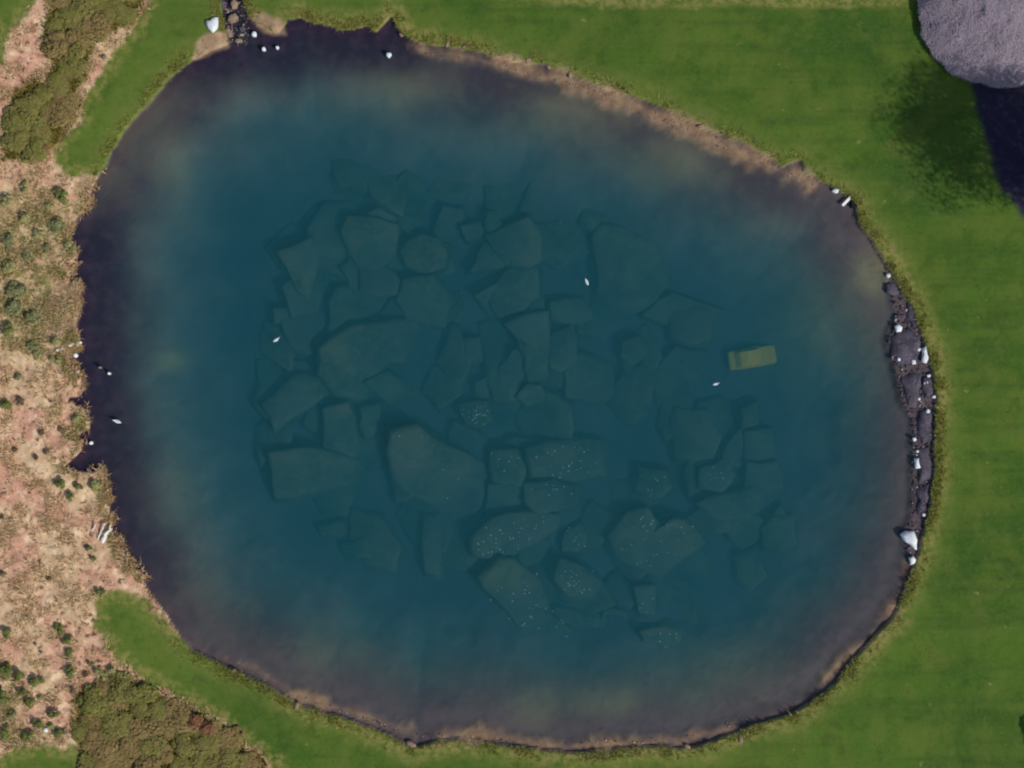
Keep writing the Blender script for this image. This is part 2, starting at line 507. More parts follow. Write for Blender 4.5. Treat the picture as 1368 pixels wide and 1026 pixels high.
# absorption per metre = density * (1 - colour)
ABS_DEN = 0.5
ABS_COL = (1 - .29 / .5, 1 - .145 / .5, 1 - .09 / .5, 1)
SCA_DEN = 0.16
SCA_COL = (.11, .65, .71, 1)      # suspended silt and algae give the water its veil
SP = pts(SHORE)
nrm = []
for i in range(len(SP)):
    e = SP[(i + 1) % len(SP)] - SP[i - 1]
    l = np.hypot(*e) + 1e-9
    nrm.append((-e[1] / l, e[0] / l))
SPo = SP + np.array(nrm) * 0.45
bm = bmesh.new()
top = [bm.verts.new((p[0], p[1], WATER)) for p in SPo]
bot = [bm.verts.new((p[0], p[1], -7.0)) for p in SPo]
ft = bm.faces.new(top); fb = bm.faces.new(list(reversed(bot)))
for i in range(len(top)):
    j = (i + 1) % len(top)
    bm.faces.new((top[j], top[i], bot[i], bot[j]))
bmesh.ops.recalc_face_normals(bm, faces=bm.faces)
bmesh.ops.triangulate(bm, faces=[f for f in bm.faces if len(f.verts) > 4], ngon_method='EAR_CLIP')
me = bpy.data.meshes.new('water'); bm.to_mesh(me); bm.free()
water = link('water', me, water_material())
tag(water, 'still blue-green pond water', None, None, 'structure')


# ------------------------------------------------------------------ stones
def stone_material(name, a, b, c, scale=1.4, speck=None, bumpy=.5):
    n = NT(name)
    s1 = n.noise(scale * .5, 4, off=2); s2 = n.noise(scale * 2.2, 5, .65, off=9)
    rnd = n.new('ShaderNodeObjectInfo').outputs['Random']
    k = n.mix(n.ramp(s1, .35, .65), a, b)
    k = n.mix(n.ramp(s2, .5, .72, 0, .6), k, c)
    k = n.mix(n.ramp(rnd, 0, 1, 0, .45), k, b)
    if speck:
        k = n.mix(n.ramp(n.noise(scale * 5, 2, .5, off=14), .66, .74, 0, .8), k, speck)
    n.col(k)
    n.bump(s2, bumpy, .08)
    return n.m


def sunk_material():
    n = NT('sunken_stone')
    s1 = n.noise(.30, 4, .6, off=2); s2 = n.noise(1.6, 5, .65, off=9); s3 = n.noise(.16, 4, off=51)
    k = n.mix(n.ramp(s1, .36, .64), (.065, .120, .085, 1), (.155, .185, .110, 1))
    k = n.mix(n.ramp(s2, .48, .72, 0, .6), k, (.185, .205, .130, 1))
    k = n.mix(n.ramp(s2, .42, .28, 0, .6), k, (.06, .09, .08, 1))
    k = n.mix(n.ramp(s3, .48, .60, 0, .7), k, (.115, .150, .120, 1))       # silt settled over the tops
    n.col(k); n.bump(s2, .7, .12)
    return n.m


SUNK = sunk_material()
GREY = stone_material('wet_grey_stone', lin(62, 57, 68), lin(88, 82, 92), lin(128, 122, 130), 2.0, speck=lin(176, 172, 178))
PALE = stone_material('pale_stone', (.62, .66, .68, 1), (.80, .82, .82, 1), (.50, .52, .54, 1), 3, bumpy=.25)
TAN = stone_material('tan_stone', lin(124, 104, 90), lin(152, 130, 108), lin(84, 70, 70), 2.4)


def stone_mesh(name, poly, ztop, zbase, seed, spread=0.35, tilt=0.10, dome=0.12, chamfer=0.12, sub=2):
    """poly: world (x,y) list. Blocky stone: base ring, worn shoulder ring, broken top."""
    r = random.Random(seed)
    cx = sum(p[0] for p in poly) / len(poly); cy = sum(p[1] for p in poly) / len(poly)
    ring = []
    n = len(poly)
    for i in range(n):
        a, b = poly[i], poly[(i + 1) % n]
        L = math.hypot(b[0] - a[0], b[1] - a[1])
        for s in range(sub):
            t = s / sub
            off = (r.uniform(-.5, .5) * 0.16 * L) if s else 0.0
            nx, ny = -(b[1] - a[1]) / (L + 1e-9), (b[0] - a[0]) / (L + 1e-9)
            ring.append((a[0] + (b[0] - a[0]) * t + nx * off, a[1] + (b[1] - a[1]) * t + ny * off))
    size = sum(math.hypot(p[0] - cx, p[1] - cy) for p in ring) / len(ring)
    th = r.uniform(0, 6.28); tx, ty = math.cos(th) * tilt, math.sin(th) * tilt
    H = ztop - zbase

    def tz(x, y, f):
        return ztop + (x - cx) * tx + (y - cy) * ty - f
    V = []; rings = []
    def add(scale, zf, jz):
        ids = []
        for (x, y) in ring:
            ox, oy = x - cx, y - cy
            l = math.hypot(ox, oy) + 1e-9
            k = scale(l)
            X_, Y_ = cx + ox / l * k, cy + oy / l * k
            V.append((X_, Y_, zf(X_, Y_) + r.uniform(-jz, jz))); ids.append(len(V) - 1)
        rings.append(ids)
    add(lambda l: l + spread * size * .35 + spread * .4, lambda x, y: zbase, 0)
    add(lambda l: l + spread * .35 * r.uniform(.3, 1.1), lambda x, y: zbase + H * .5, H * .10)
    add(lambda l: l, lambda x, y: max(tz(x, y, chamfer * size), zbase + H * .6), H * .02)
    add(lambda l: l * r.uniform(.84, .92), lambda x, y: tz(x, y, 0), size * .03)
    add(lambda l: l * r.uniform(.42, .56), lambda x, y: tz(x, y, -dome * size), size * .05)
    V.append((cx + r.uniform(-.1, .1) * size, cy + r.uniform(-.1, .1) * size, tz(cx, cy, -dome * size * 1.2)))
    F = []
    m = len(ring)
    for a, b in zip(rings[:-1], rings[1:]):
        for i in range(m):
            j = (i + 1) % m
            if r.random() < .5: F += [(a[i], a[j], b[j]), (a[i], b[j], b[i])]
            else: F += [(a[i], a[j], b[i]), (a[j], b[j], b[i])]
    for i in range(m):
        F.append((rings[-1][i], rings[-1][(i + 1) % m], len(V) - 1))
    return V, F, (cx, cy)


def area2(p):
    return sum(p[i][0] * p[(i + 1) % len(p)][1] - p[(i + 1) % len(p)][0] * p[i][1] for i in range(len(p)))


def put_stone(name, poly_px, ztop, zbase, mat, label, cat, group=None, seed=0, **kw):
    pw = [W(x, y, ztop) for x, y in poly_px]
    pw = [(p.x, p.y) for p in pw]
    if area2(pw) < 0: pw.reverse()
    V, F, (cx, cy) = stone_mesh(name, pw, ztop, zbase, seed, **kw)
    V = np.array(V) - np.array([cx, cy, zbase])
    me = mesh_np(name, V, F)
    o = link(name, me, mat)
    o.location = (cx, cy, zbase)
    tag(o, label, cat, group)
    return o, me


def blob_poly(px, py, r, n=7, seed=0, ax=1.0, ang=0.0):
    q = random.Random(seed); out = []
    for i in range(n):
        a = 2 * math.pi * i / n + q.uniform(-.25, .25); k = r * q.uniform(.8, 1.15)
        x, y = math.cos(a) * k * ax, math.sin(a) * k / ax
        out.append((px + x * math.cos(ang) - y * math.sin(ang), py + x * math.sin(ang) + y * math.cos(ang)))
    return out


# sunken stones: outline in pixels, depth of the top under the water, label
SUNKEN = [
    ([(371, 337), (416, 319), (424, 345), (412, 395), (398, 388)], 2.0, 'tapering brownish sunken slab, pointed end towards the reedy west bank', 0),
    ([(466, 290), (510, 295), (529, 302), (525, 336), (505, 360), (479, 355), (464, 329), (457, 311)], 2.1, 'tall shield-shaped sunken stone beside the round one', 0),
    ([(535, 336), (545, 322), (565, 314), (585, 320), (594, 338), (590, 355), (570, 362), (545, 354)], 2.0, 'almost round sunken stone with a thin pale rim', 0),
    ([(531, 268), (550, 272), (560, 290), (546, 312), (533, 302)], 2.9, 'small dark sunken block just north of the round stone', 0),
    ([(480, 359), (512, 354), (532, 375), (528, 392), (505, 396), (484, 388)], 2.3, 'six-sided sunken stone south of the shield-shaped one', 0),
    ([(540, 374), (580, 370), (600, 400), (590, 430), (545, 425), (530, 400)], 2.4, 'broad sunken block south of the round stone', 0),
    ([(447, 215), (470, 205), (500, 210), (510, 235), (490, 255), (455, 250)], 2.9, 'faint deep sunken stone, northernmost of the western heap', 0),
    ([(650, 315), (707, 292), (722, 320), (720, 345), (705, 358), (680, 354)], 2.1, 'smooth green sunken slab with a straight slanting north edge', 0),
    ([(678, 360), (715, 360), (716, 395), (700, 412), (668, 425), (655, 400)], 2.3, 'wedge of green stone lying against the smooth slab', 0),
    ([(616, 302), (640, 297), (645, 312), (625, 321)], 2.4, 'small four-sided sunken stone next to an upright sliver', 0),
    ([(650, 283), (662, 283), (668, 300), (656, 312), (648, 305)], 2.3, 'narrow upright sliver of sunken stone', 0),
    ([(792, 318), (806, 302), (845, 312), (875, 330), (885, 370), (872, 405), (830, 410), (800, 390), (798, 350)], 2.5, 'very large oval sunken boulder north of the white bird', 0),
    ([(650, 235), (700, 215), (745, 225), (750, 260), (720, 280), (670, 265)], 2.9, 'dim wide sunken stone at the northern edge of the heap', 0),
    ([(895, 412), (925, 405), (950, 422), (948, 450), (930, 458), (900, 450)], 2.4, 'low sunken stone northwest of the sunken car', 0),
    ([(832, 457), (852, 450), (864, 465), (846, 486), (830, 476)], 2.4, 'diamond-shaped sunken stone west of the sunken car', 0),
    ([(350, 539), (376, 517), (393, 500), (425, 508), (432, 525), (413, 542), (370, 574)], 2.1, 'long slanting sunken slab with a pointed south end', 0),
    ([(472, 437), (540, 430), (540, 470), (512, 485), (500, 507), (480, 530), (450, 525), (430, 500), (428, 467)], 2.2, 'largest pale sunken slab in the western heap', 0),
    ([(362, 605), (396, 600), (427, 602), (474, 617), (466, 643), (423, 655), (371, 665), (366, 630)], 2.0, 'wide sunken block at the southwest corner of the heap', 0),
    ([(432, 546), (465, 541), (475, 588), (470, 610), (432, 597)], 2.2, 'square-shouldered sunken block behind the wide southwest one', 0),
    ([(482, 545), (507, 540), (508, 570), (488, 586), (480, 570)], 2.6, 'small dark hollow-topped sunken stone', 0),
    ([(525, 580), (560, 572), (600, 600), (640, 620), (645, 650), (630, 675), (590, 682), (555, 662), (530, 642), (522, 610)], 2.0, 'huge round-shouldered sunken boulder in the middle of the pond', 1),
    ([(620, 453), (640, 452), (643, 479), (621, 482)], 2.3, 'small square sunken stone on the deep blue hollow', 0),
    ([(643, 440), (665, 432), (692, 456), (701, 500), (690, 528), (662, 534), (652, 510), (646, 470)], 3.0, 'dark blue egg-shaped sunken boulder at the centre of the heap', 0),
    ([(674, 434), (732, 420), (731, 440), (728, 500), (706, 507), (701, 480), (692, 452)], 2.1, 'tall pale upright sunken slab beside the egg-shaped boulder', 0),
    ([(736, 447), (764, 436), (768, 478), (750, 496), (735, 490)], 2.3, 'green sunken block leaning on the tall pale slab', 0),
    ([(690, 531), (705, 513), (722, 516), (725, 536), (705, 541)], 2.2, 'little triangular sunken stone below the tall pale slab', 0),
    ([(655, 602), (690, 602), (700, 625), (695, 648), (660, 648), (655, 625)], 2.1, 'boxy sunken stone with two white specks', 1),
    ([(613, 541), (650, 538), (655, 560), (640, 570), (622, 563)], 2.3, 'cup-shaped dark sunken stone dusted with white specks', 2),
    ([(705, 600), (760, 590), (800, 590), (800, 628), (765, 641), (715, 636)], 2.2, 'flat rectangular sunken slab speckled along its north side', 2),
    ([(700, 646), (740, 641), (770, 651), (765, 675), (720, 688), (702, 670)], 2.2, 'sunken stone between the boxy one and the rectangular slab', 1),
    ([(855, 625), (890, 630), (895, 650), (876, 667), (850, 656)], 2.3, 'small speckled sunken stone beside a deep dark cleft', 1),
    ([(815, 716), (839, 686), (866, 680), (883, 702), (898, 692), (915, 697), (937, 725), (883, 767), (834, 747)], 1.9, 'broad brownish sunken slab with a notched top edge', 3),
    ([(895, 570), (905, 546), (945, 550), (960, 585), (950, 608), (905, 612)], 2.4, 'sunken block southwest of the sunken car', 0),
    ([(935, 626), (970, 613), (980, 635), (965, 656), (935, 651)], 2.3, 'five-sided sunken stone with a pale flake on its corner', 1),
    ([(990, 546), (1010, 538), (1012, 565), (992, 571)], 2.4, 'small sunken block directly south of the sunken car', 0),
    ([(993, 577), (1030, 576), (1035, 610), (1010, 622), (995, 612)], 2.6, 'square sunken stone, second south of the sunken car', 0),
    ([(985, 658), (1015, 648), (1018, 672), (1000, 692), (960, 692), (932, 672)], 2.4, 'long low sunken stone with a bright flake at its east end', 0),
    ([(1018, 706), (1035, 692), (1060, 690), (1062, 725), (1045, 734), (1020, 729)], 2.3, 'easternmost sunken block, close to the muddy shelf', 0),
    ([(660, 692), (700, 686), (745, 691), (740, 706), (700, 731), (670, 746), (635, 741), (632, 716)], 1.9, 'sunken slab thickly scattered with white specks', 4),
    ([(672, 747), (690, 752), (720, 775), (730, 800), (735, 820), (762, 836), (765, 860), (740, 856), (700, 846), (665, 800), (642, 772)], 2.1, 'long curving sunken slab with a speckled crest', 3),
    ([(755, 711), (775, 700), (783, 720), (772, 736), (752, 736)], 2.3, 'small sunken stone between two speckled slabs', 1),
    ([(750, 747), (775, 756), (803, 783), (790, 796), (760, 796), (742, 776)], 2.0, 'fan-shaped sunken stone with white specks on its upper edge', 2),
    ([(847, 783), (875, 784), (875, 820), (855, 820)], 2.1, 'narrow upright sunken block with one bright fleck', 1),
    ([(855, 843), (890, 838), (915, 850), (915, 868), (890, 866), (862, 858)], 1.9, 'flat brown sunken stone, southernmost of the heap', 1),
    ([(424, 702), (455, 696), (460, 713), (430, 714)], 2.8, 'small lone sunken stone in the southwest of the pond', 0),
    ([(456, 727), (488, 717), (495, 745), (466, 746)], 2.8, 'faint green sunken stone just south of the lone one', 0),
    ([(567, 690), (590, 690), (588, 765), (569, 762)], 2.5, 'straight pillar-like sunken stone lying on the bed', 0),
    ([(366, 412), (405, 408), (400, 428), (368, 432)], 2.6, 'thin sunken slab beside the floating bird, west side', 0),
    ([(985, 745), (1010, 735), (1022, 770), (1000, 790), (985, 775)], 2.6, 'faint narrow sunken stone near the eastern shelf', 0),
    ([(735, 405), (775, 400), (790, 425), (765, 432), (738, 425)], 2.6, 'low sunken stone south of the oval boulder', 0),
]
for k, (poly, dt, label, specks) in enumerate(SUNKEN):
    ztop = WATER - dt - .55
    cx = sum(p[0] for p in poly) / len(poly); cy = sum(p[1] for p in poly) / len(poly)
    poly = [(cx + (px_ - cx) * 1.10, cy + (py_ - cy) * 1.10) for px_, py_ in poly]
    c = W(cx, cy, ztop)
    zb = min(gh(c.x, c.y) - .25, ztop - .7)
    o, me = put_stone('sunken_stone', poly, ztop, zb, SUNK, label, 'stone', 'stones heaped on the pond bed', seed=100 + k, spread=.55, tilt=random.uniform(.06, .20), dome=.03, chamfer=.05)
    if specks:
        # little pale pebbles lying on the top of the slab
        q = random.Random(900 + k); V = []; F = []
        sx = [p[0] for p in poly]; sy = [p[1] for p in poly]
        tv = np.array([v.co for v in me.vertices])
        cnt = {1: 9, 2: 28, 3: 44, 4: 56}[specks]
        for _ in range(cnt):
            i = q.randrange(len(poly)); t = q.random() ** .6
            vx = sx[i] + (sx[(i + 1) % len(poly)] - sx[i]) * q.random(); vy = sy[i] + (sy[(i + 1) % len(poly)] - sy[i]) * q.random()
            p = W(cx + (vx - cx) * t * .85, cy + (vy - cy) * t * .85, ztop)
            lx, ly = p.x - o.location.x, p.y - o.location.y
            dd = np.hypot(tv[:, 0] - lx, tv[:, 1] - ly) + np.where(tv[:, 2] < (ztop - zb) * .6, 99, 0)
            z = float(tv[int(dd.argmin()), 2]) + .02
            r = q.uniform(.05, .13); b = len(V); h = q.uniform(.5, .9)
            V += [(lx + r, ly, z), (lx + r * .2, ly + r * .9, z), (lx - r * .9, ly + r * .3, z), (lx - r * .2, ly - r, z), (lx, ly, z + r * h), (lx + .02, ly, z - r)]
            for a in range(4):
                F += [(b + a, b + (a + 1) % 4, b + 4), (b + (a + 1) % 4, b + a, b + 5)]
        s = link('pebbles', mesh_np('pebbles', V, F), PALE, o)
        s['kind'] = 'stuff'


# deeper half-buried slabs filling the heap
HEAP = [(345, 400), (380, 310), (450, 215), (560, 200), (700, 215), (860, 300), (950, 400), (960, 520), (1060, 600), (1060, 730), (960, 800), (900, 880), (720, 870), (640, 760), (470, 740), (380, 690), (330, 560)]
q = random.Random(77); done = []
HP = pts(HEAP)
for _ in range(600):
    x, y = q.uniform(330, 1060), q.uniform(200, 880)
    P = pts([(x, y)])
    if sdf(HEAP, P[:, :1], P[:, 1:])[0, 0] > -1 or any((x - a) ** 2 + (y - b) ** 2 < 44 ** 2 for a, b in done) or (abs(x - 1006) < 75 and abs(y - 477) < 55): continue
    done.append((x, y))
    dt = q.uniform(3.2, 3.8); zt = WATER - dt
    c = W(x, y, zt)
    put_stone('buried_stone', blob_poly(x, y, q.uniform(26, 42), q.choice((4, 5, 5, 6)), q.random(), q.uniform(.75, 1.35), q.uniform(0, 3)), zt, gh(c.x, c.y) - .3, SUNK,
              'dim half-buried slab between the sunken stones', 'stone', 'half-buried slabs on the pond bed', seed=700 + len(done), spread=.5, tilt=q.uniform(.12, .30), dome=.02, chamfer=.04)


# ------------------------------------------------------------------ stones and boulders on the shore
GREYS = [
    ([(1190, 452), (1199, 440), (1215, 437), (1228, 450), (1231, 470), (1222, 486), (1203, 489), (1192, 479)], .16, 'widest flat grey stone on the eastern shore, rounded edge in the water'),
    ([(1204, 505), (1222, 497), (1231, 500), (1229, 530), (1222, 546), (1214, 544), (1209, 528)], .18, 'long grey slab tapering into the water on the eastern shore'),
    ([(1233, 505), (1244, 500), (1247, 526), (1239, 532), (1232, 521)], .22, 'small grey stone under the grassy east bank beside the tapering slab'),
    ([(1212, 400), (1222, 410), (1233, 442), (1222, 438), (1211, 424)], .14, 'thin dark grey stone hugging the east bank north of the widest one'),
    ([(1228, 549), (1244, 545), (1246, 588), (1232, 594), (1226, 574)], .18, 'grey stone south of the tapering slab on the eastern shore'),
    ([(1224, 599), (1242, 595), (1244, 640), (1227, 646)], .16, 'purplish grey slab below the upright white stone'),
    ([(1225, 651), (1242, 646), (1238, 684), (1227, 688)], .15, 'purplish grey slab next to the great white boulder'),
    ([(1183, 379), (1193, 377), (1202, 391), (1192, 395), (1184, 390)], .10, 'small flat grey stone below the bank where the shore bends'),
    ([(303, 27), (307, 19), (314, 17), (318, 22), (314, 29), (308, 31)], .22, 'brown-grey stone in the middle of the inlet'),
    ([(301, 38), (305, 36), (309, 41), (311, 48), (306, 50), (302, 45)], .10, 'beige stone at the mouth of the inlet'),
    ([(319, 36), (324, 34), (328, 38), (326, 42), (321, 42)], .10, 'low grey stone in the dark inlet water'),
    ([(307, 4), (312, -2), (318, 3), (316, 10), (310, 12)], .24, 'rusty brown stone at the head of the inlet'),
    ([(290, 3), (299, 0), (301, 11), (293, 14)], .30, 'grey stone on the inlet bank above the white boulder'),
    ([(313, 54), (317, 51), (323, 52), (324, 56), (317, 58)], .05, 'flat beige stone barely clearing the inlet water'),
]
for k, (poly, h, label) in enumerate(GREYS):
    mat = TAN if 'brown' in label or ('inlet' in label and k % 2) else GREY
    cx = sum(p[0] for p in poly) / len(poly); cy = sum(p[1] for p in poly) / len(poly)
    c = W(cx, cy)
    put_stone('shore_stone', poly, WATER + h, min(gh(c.x, c.y) - .3, WATER - .3), mat, label, 'stone', 'grey stones along the shore', seed=300 + k, spread=.10, tilt=.05, dome=.12, chamfer=.16, sub=4)

WHITES = [
    ([(1204, 715), (1211, 710), (1222, 710), (1226, 722), (1225, 735), (1217, 728), (1208, 722)], .55, 'great white boulder under the east bank, biggest white stone'),
    ([(1215, 746), (1221, 743), (1224, 748), (1222, 753), (1217, 755)], .40, 'white stone just south of the great white boulder'),
    ([(1196, 436), (1201, 433), (1206, 437), (1204, 443), (1198, 444)], .40, 'white stone on the north tip of the widest grey stone'),
    ([(1232, 465), (1238, 462), (1241, 478), (1238, 485), (1232, 483)], .50, 'tall white stone against the east bank beside the widest grey stone'),
    ([(1218, 481), (1223, 481), (1224, 486), (1219, 487)], .30, 'small white stone on the south edge of the widest grey stone'),
    ([(1222, 613), (1228, 612), (1230, 625), (1223, 626)], .42, 'upright white stone between the purplish grey slabs'),
    ([(274, 27), (280, 27), (285, 22), (291, 23), (291, 36), (284, 43), (278, 38)], .75, 'jagged white boulder on the sandy bank of the inlet'),
]
for k, (poly, h, label) in enumerate(WHITES):
    cx = sum(p[0] for p in poly) / len(poly); cy = sum(p[1] for p in poly) / len(poly)
    c = W(cx, cy)
    put_stone('white_boulder' if k in (0, 6) else 'white_stone', poly, WATER + h, min(gh(c.x, c.y) - .2, WATER - .2), PALE, label, 'stone', None, seed=400 + k, spread=.06, tilt=.08, dome=.16, chamfer=.22, sub=2)
SMALL = [(1187, 368, 3.2), (1241, 502, 2.6), (1237, 511, 3.2), (1248, 530, 2.6), (1228, 533, 2.4), (1240, 549, 3), (1222, 587, 2.6), (1226, 603, 2.2), (1234, 688, 2.4), (1201, 480, 2.4), (1228, 467, 2.6)]
for k, (x, y, r) in enumerate(SMALL):
    c = W(x, y)
    put_stone('white_stone', blob_poly(x, y, r, 6, k), WATER + .30, min(gh(c.x, c.y), WATER) - .15, PALE, 'little white stone scattered among the grey shore stones', 'stone', 'little white stones on the eastern shore', seed=500 + k, spread=.05, chamfer=.25)
for k, (x, y, r, l) in enumerate([(265, 49, 2.6, 'small white stone at the grass edge by the jagged white boulder'), (339, 45, 3.6, 'white stone in the dark inlet water'),
                                  (352, 65, 3.0, 'white stone poking out of the water below the inlet'), (370, 63, 2.2, 'tiny grey-white stone poking out below the inlet'),
                                  (519, 73, 4.0, 'lone white stone in the dark cove of the north shore'), (100, 475, 3.4, 'white stone at the ragged west bank below the pale log'),
                                  (103, 497, 2.8, 'white stone against the west bank, second below the pale log'), (121, 592, 2.5, 'small pale stone by the spit of the west bank'),
                                  (145, 499, 2.0, 'tiny pale stone off the west bank'), (133, 491, 1.8, 'tiny reddish stone off the west bank')]):
    c = W(x, y)
    put_stone('white_stone', blob_poly(x, y, r, 6, 40 + k), WATER + .28, gh(c.x, c.y) - .15, TAN if 'reddish' in l else PALE, l, 'stone', None, seed=540 + k, spread=.05, chamfer=.25)
for k, (x, y, r) in enumerate([(61, 976, 3.6), (91, 882, 3), (47, 861, 2.4), (55, 872, 2.4), (14, 694, 3), (139, 76, 3.4), (58, 52, 4.5)]):
    c = W(x, y); g = gh(c.x, c.y)
    put_stone('pale_stone', blob_poly(x, y, r, 6, 70 + k), g + .22, g - .15, TAN if k not in (0,) else PALE,
              'bright white stone on the bare earth by the southern thicket' if k == 0 else 'small pale stone lying on the dry ground west of the pond', 'stone',
              None if k == 0 else 'pale stones on the dry ground', seed=580 + k, spread=.05, chamfer=.2)


def gravel(name, px_poly, count, rmin, rmax, mat, label, seed, zoff=0.0):
    q = np.random.default_rng(seed); V = []; F = []
    xs_ = [p[0] for p in px_poly]; ys_ = [p[1] for p in px_poly]
    cand = q.uniform((min(xs_), min(ys_)), (max(xs_), max(ys_)), (count * 6, 2))
    P = pts(cand); ins = sdf(px_poly, P[:, 0], P[:, 1]) < -.1
    val = []
    for (x, y) in P[ins][:count]:
        if gh(x, y) > -.2: continue
        z = gh(x, y) + zoff; r = q.uniform(rmin, rmax) * q.uniform(.5, 1); b = len(V); n = 5
        ph = q.uniform(0, 6)
        for k in range(n):
            a = ph + 2 * math.pi * k / n; rr = r * q.uniform(.75, 1.2)
            V.append((x + math.cos(a) * rr, y + math.sin(a) * rr, z + r * .1))
        V.append((x + q.uniform(-.2, .2) * r, y + q.uniform(-.2, .2) * r, z + r * q.uniform(.6, 1.1))); V.append((x, y, z - r * .6))
        for k in range(n):
            F += [(b + k, b + (k + 1) % n, b + n), (b + (k + 1) % n, b + k, b + n + 1)]
        val += [q.random()] * (2 * n)
    o = link(name, mesh_np(name, V, F, val), mat)
    return tag(o, label, 'gravel', None, 'stuff')


GRV = NT('shore_gravel')
GRV.col(GRV.mix(GRV.ramp(GRV.attr('v'), .86, 1.0), GRV.mix(GRV.attr('v'), lin(42, 38, 50), lin(98, 92, 104)), lin(190, 186, 192)))
gravel('gravel', ROCKSHELF, 1100, .06, .20, GRV.m, 'wet grey rubble between the stones of the eastern shore', 5, .03)
GRT = NT('inlet_gravel')
GRT.col(GRT.mix(GRT.ramp(GRT.attr('v'), .7, 1.0), GRT.mix(GRT.attr('v'), lin(84, 70, 74), lin(168, 142, 118)), lin(220, 208, 196)))
gravel('gravel', [(292, -30), (300, 20), (296, 44), (304, 60), (328, 62), (334, 40), (326, 14), (318, -30)], 230, .05, .22, GRT.m, 'beige and grey rubble choking the inlet', 6, -.02)
gravel('gravel', [(540, 60), (680, 86), (800, 118), (940, 172), (1060, 224), (1100, 246), (1090, 252), (930, 184), (790, 126), (680, 92), (540, 66)], 500, .04, .12, GRT.m, 'small stones strewn along the sandy north edge', 7, .02)
gravel('gravel', [(290, 880), (400, 936), (540, 986), (720, 998), (900, 994), (1020, 960), (1015, 952), (900, 986), (720, 990), (545, 976), (400, 926), (300, 876)], 600, .04, .12, GRT.m, 'small stones strewn along the southern water edge', 8, .02)


# ------------------------------------------------------------------ logs, plank, driftwood
WOOD = stone_material('bleached_wood', lin(214, 206, 192), lin(232, 226, 214), lin(176, 160, 140), 4)
PLANKM = stone_material('white_plank', lin(220, 218, 214), lin(236, 234, 230), lin(180, 176, 172), 5)


def branch(name, p0, p1, r0, r1, mat, label, cat, group=None, seed=0, side=True):
    q = random.Random(seed)
    bmx = bmesh.new()

    def limb(a, b, ra, rb, seg=6, sides=7):
        a = Vector(a); b = Vector(b); ax = (b - a).normalized()
        u = ax.orthogonal().normalized(); v = ax.cross(u)
        prev = None
        for i in range(seg + 1):
            t = i / seg
            c = a.lerp(b, t) + u * q.uniform(-.4, .4) * ra + v * q.uniform(-.3, .3) * ra
            r = ra + (rb - ra) * t
            ring = [bmx.verts.new(c + (u * math.cos(k * 2 * math.pi / sides) + v * math.sin(k * 2 * math.pi / sides)) * r * q.uniform(.85, 1.1)) for k in range(sides)]
            if prev:
                for k in range(sides):
                    bmx.faces.new((prev[k], prev[(k + 1) % sides], ring[(k + 1) % sides], ring[k]))
            else:
                bmx.faces.new(list(reversed(ring)))
            prev = ring
        bmx.faces.new(prev)
    p0 = Vector(p0); p1 = Vector(p1)
    L = (p1 - p0).length
    limb((0, 0, 0), p1 - p0, r0, r1)
    if side:
        d0 = (p1 - p0)
        for t in (.35, .6, .75):
            s = d0 * t
            e = s + d0.normalized() * L * .22 + Vector((q.uniform(-1, 1), q.uniform(-1, 1), q.uniform(0, .6))).normalized() * L * .18
            limb(s, e, r0 * .5, r1 * .4, 3, 5)
    bmesh.ops.recalc_face_normals(bmx, faces=bmx.faces)
    me = bpy.data.meshes.new(name); bmx.to_mesh(me); bmx.free()
    o = link(name, me, mat); o.location = p0
    tag(o, label, cat, group)
    return o


def G(px, py, dz=0.0):
    p = W(px, py); p.z = gh(p.x, p.y) + dz; return p


branch('driftwood_log', G(92, 461, .12), W(109, 457, -.18), .16, .12, WOOD, 'pale bleached log jutting into the water from the west bank', 'log', seed=1)
branch('driftwood_log', G(76, 468, .10), G(87, 465, .12), .14, .12, WOOD, 'short pale log on the west bank beside the jutting one', 'log', seed=2)
for k, (a, b, r) in enumerate([((137, 724), (148, 704), .26), ((131, 720), (141, 698), .11), ((143, 714), (150, 706), .16), ((124, 708), (130, 700), .09)]):
    branch('driftwood_branch', G(*a, .10), G(*b, .45 if k != 0 else .3), r, r * .4, WOOD,
           'thick white driftwood branch at the reedy southwest bank' if k == 0 else 'thin white driftwood branch lying beside the thick one', 'driftwood', 'driftwood on the southwest bank', seed=10 + k)
# plank at the north-east corner
bmx = bmesh.new()
bmesh.ops.create_cube(bmx, size=1.0, matrix=Matrix.Diagonal((1.15, .28, .06, 1)))
bmesh.ops.bevel(bmx, geom=bmx.edges[:], offset=.012, segments=1, affect='EDGES')
me = bpy.data.meshes.new('plank'); bmx.to_mesh(me); bmx.free()
o = link('plank', me, PLANKM); o.location = W(1131, 269, -.12); o.rotation_euler = (.25, -.1, math.radians(47))
tag(o, 'white plank leaning on the northeast bank', 'plank')
put_stone('shore_stone', blob_poly(1117, 254, 3.2, 6, 3, 1.3), -.05, -.7, PALE, 'small pale stone on the bank next to the white plank', 'stone', None, seed=601)
put_stone('shore_stone', [(1138, 266), (1144, 268), (1144, 277), (1137, 276)], -.1, -.8, stone_material('black_stone', lin(28, 24, 34), lin(40, 36, 46), lin(52, 48, 58), 3), 'black stone beneath the white plank', 'stone', None, seed=602)
for k, (x, y, r) in enumerate([(706, 80, 3.4), (733, 89, 3.2), (762, 99, 3.4), (935, 168, 2.6), (536, 46, 3), (598, 58, 3.4), (620, 62, 2.6), (549, 995, 6), (396, 943, 4), (311, 897, 3.6), (919, 998, 4), (990, 988, 4.5)]):
    p = W(x, y); g = gh(p.x, p.y)
    put_stone('bank_stone', blob_poly(x, y, r, 7, 200 + k, 1.3, k), max(g, WATER) + .14, g - .25, TAN, 'small tan stone set in the grassy pond edge', 'stone', 'tan stones along the grassy pond edge', seed=620 + k, spread=.06, chamfer=.2)


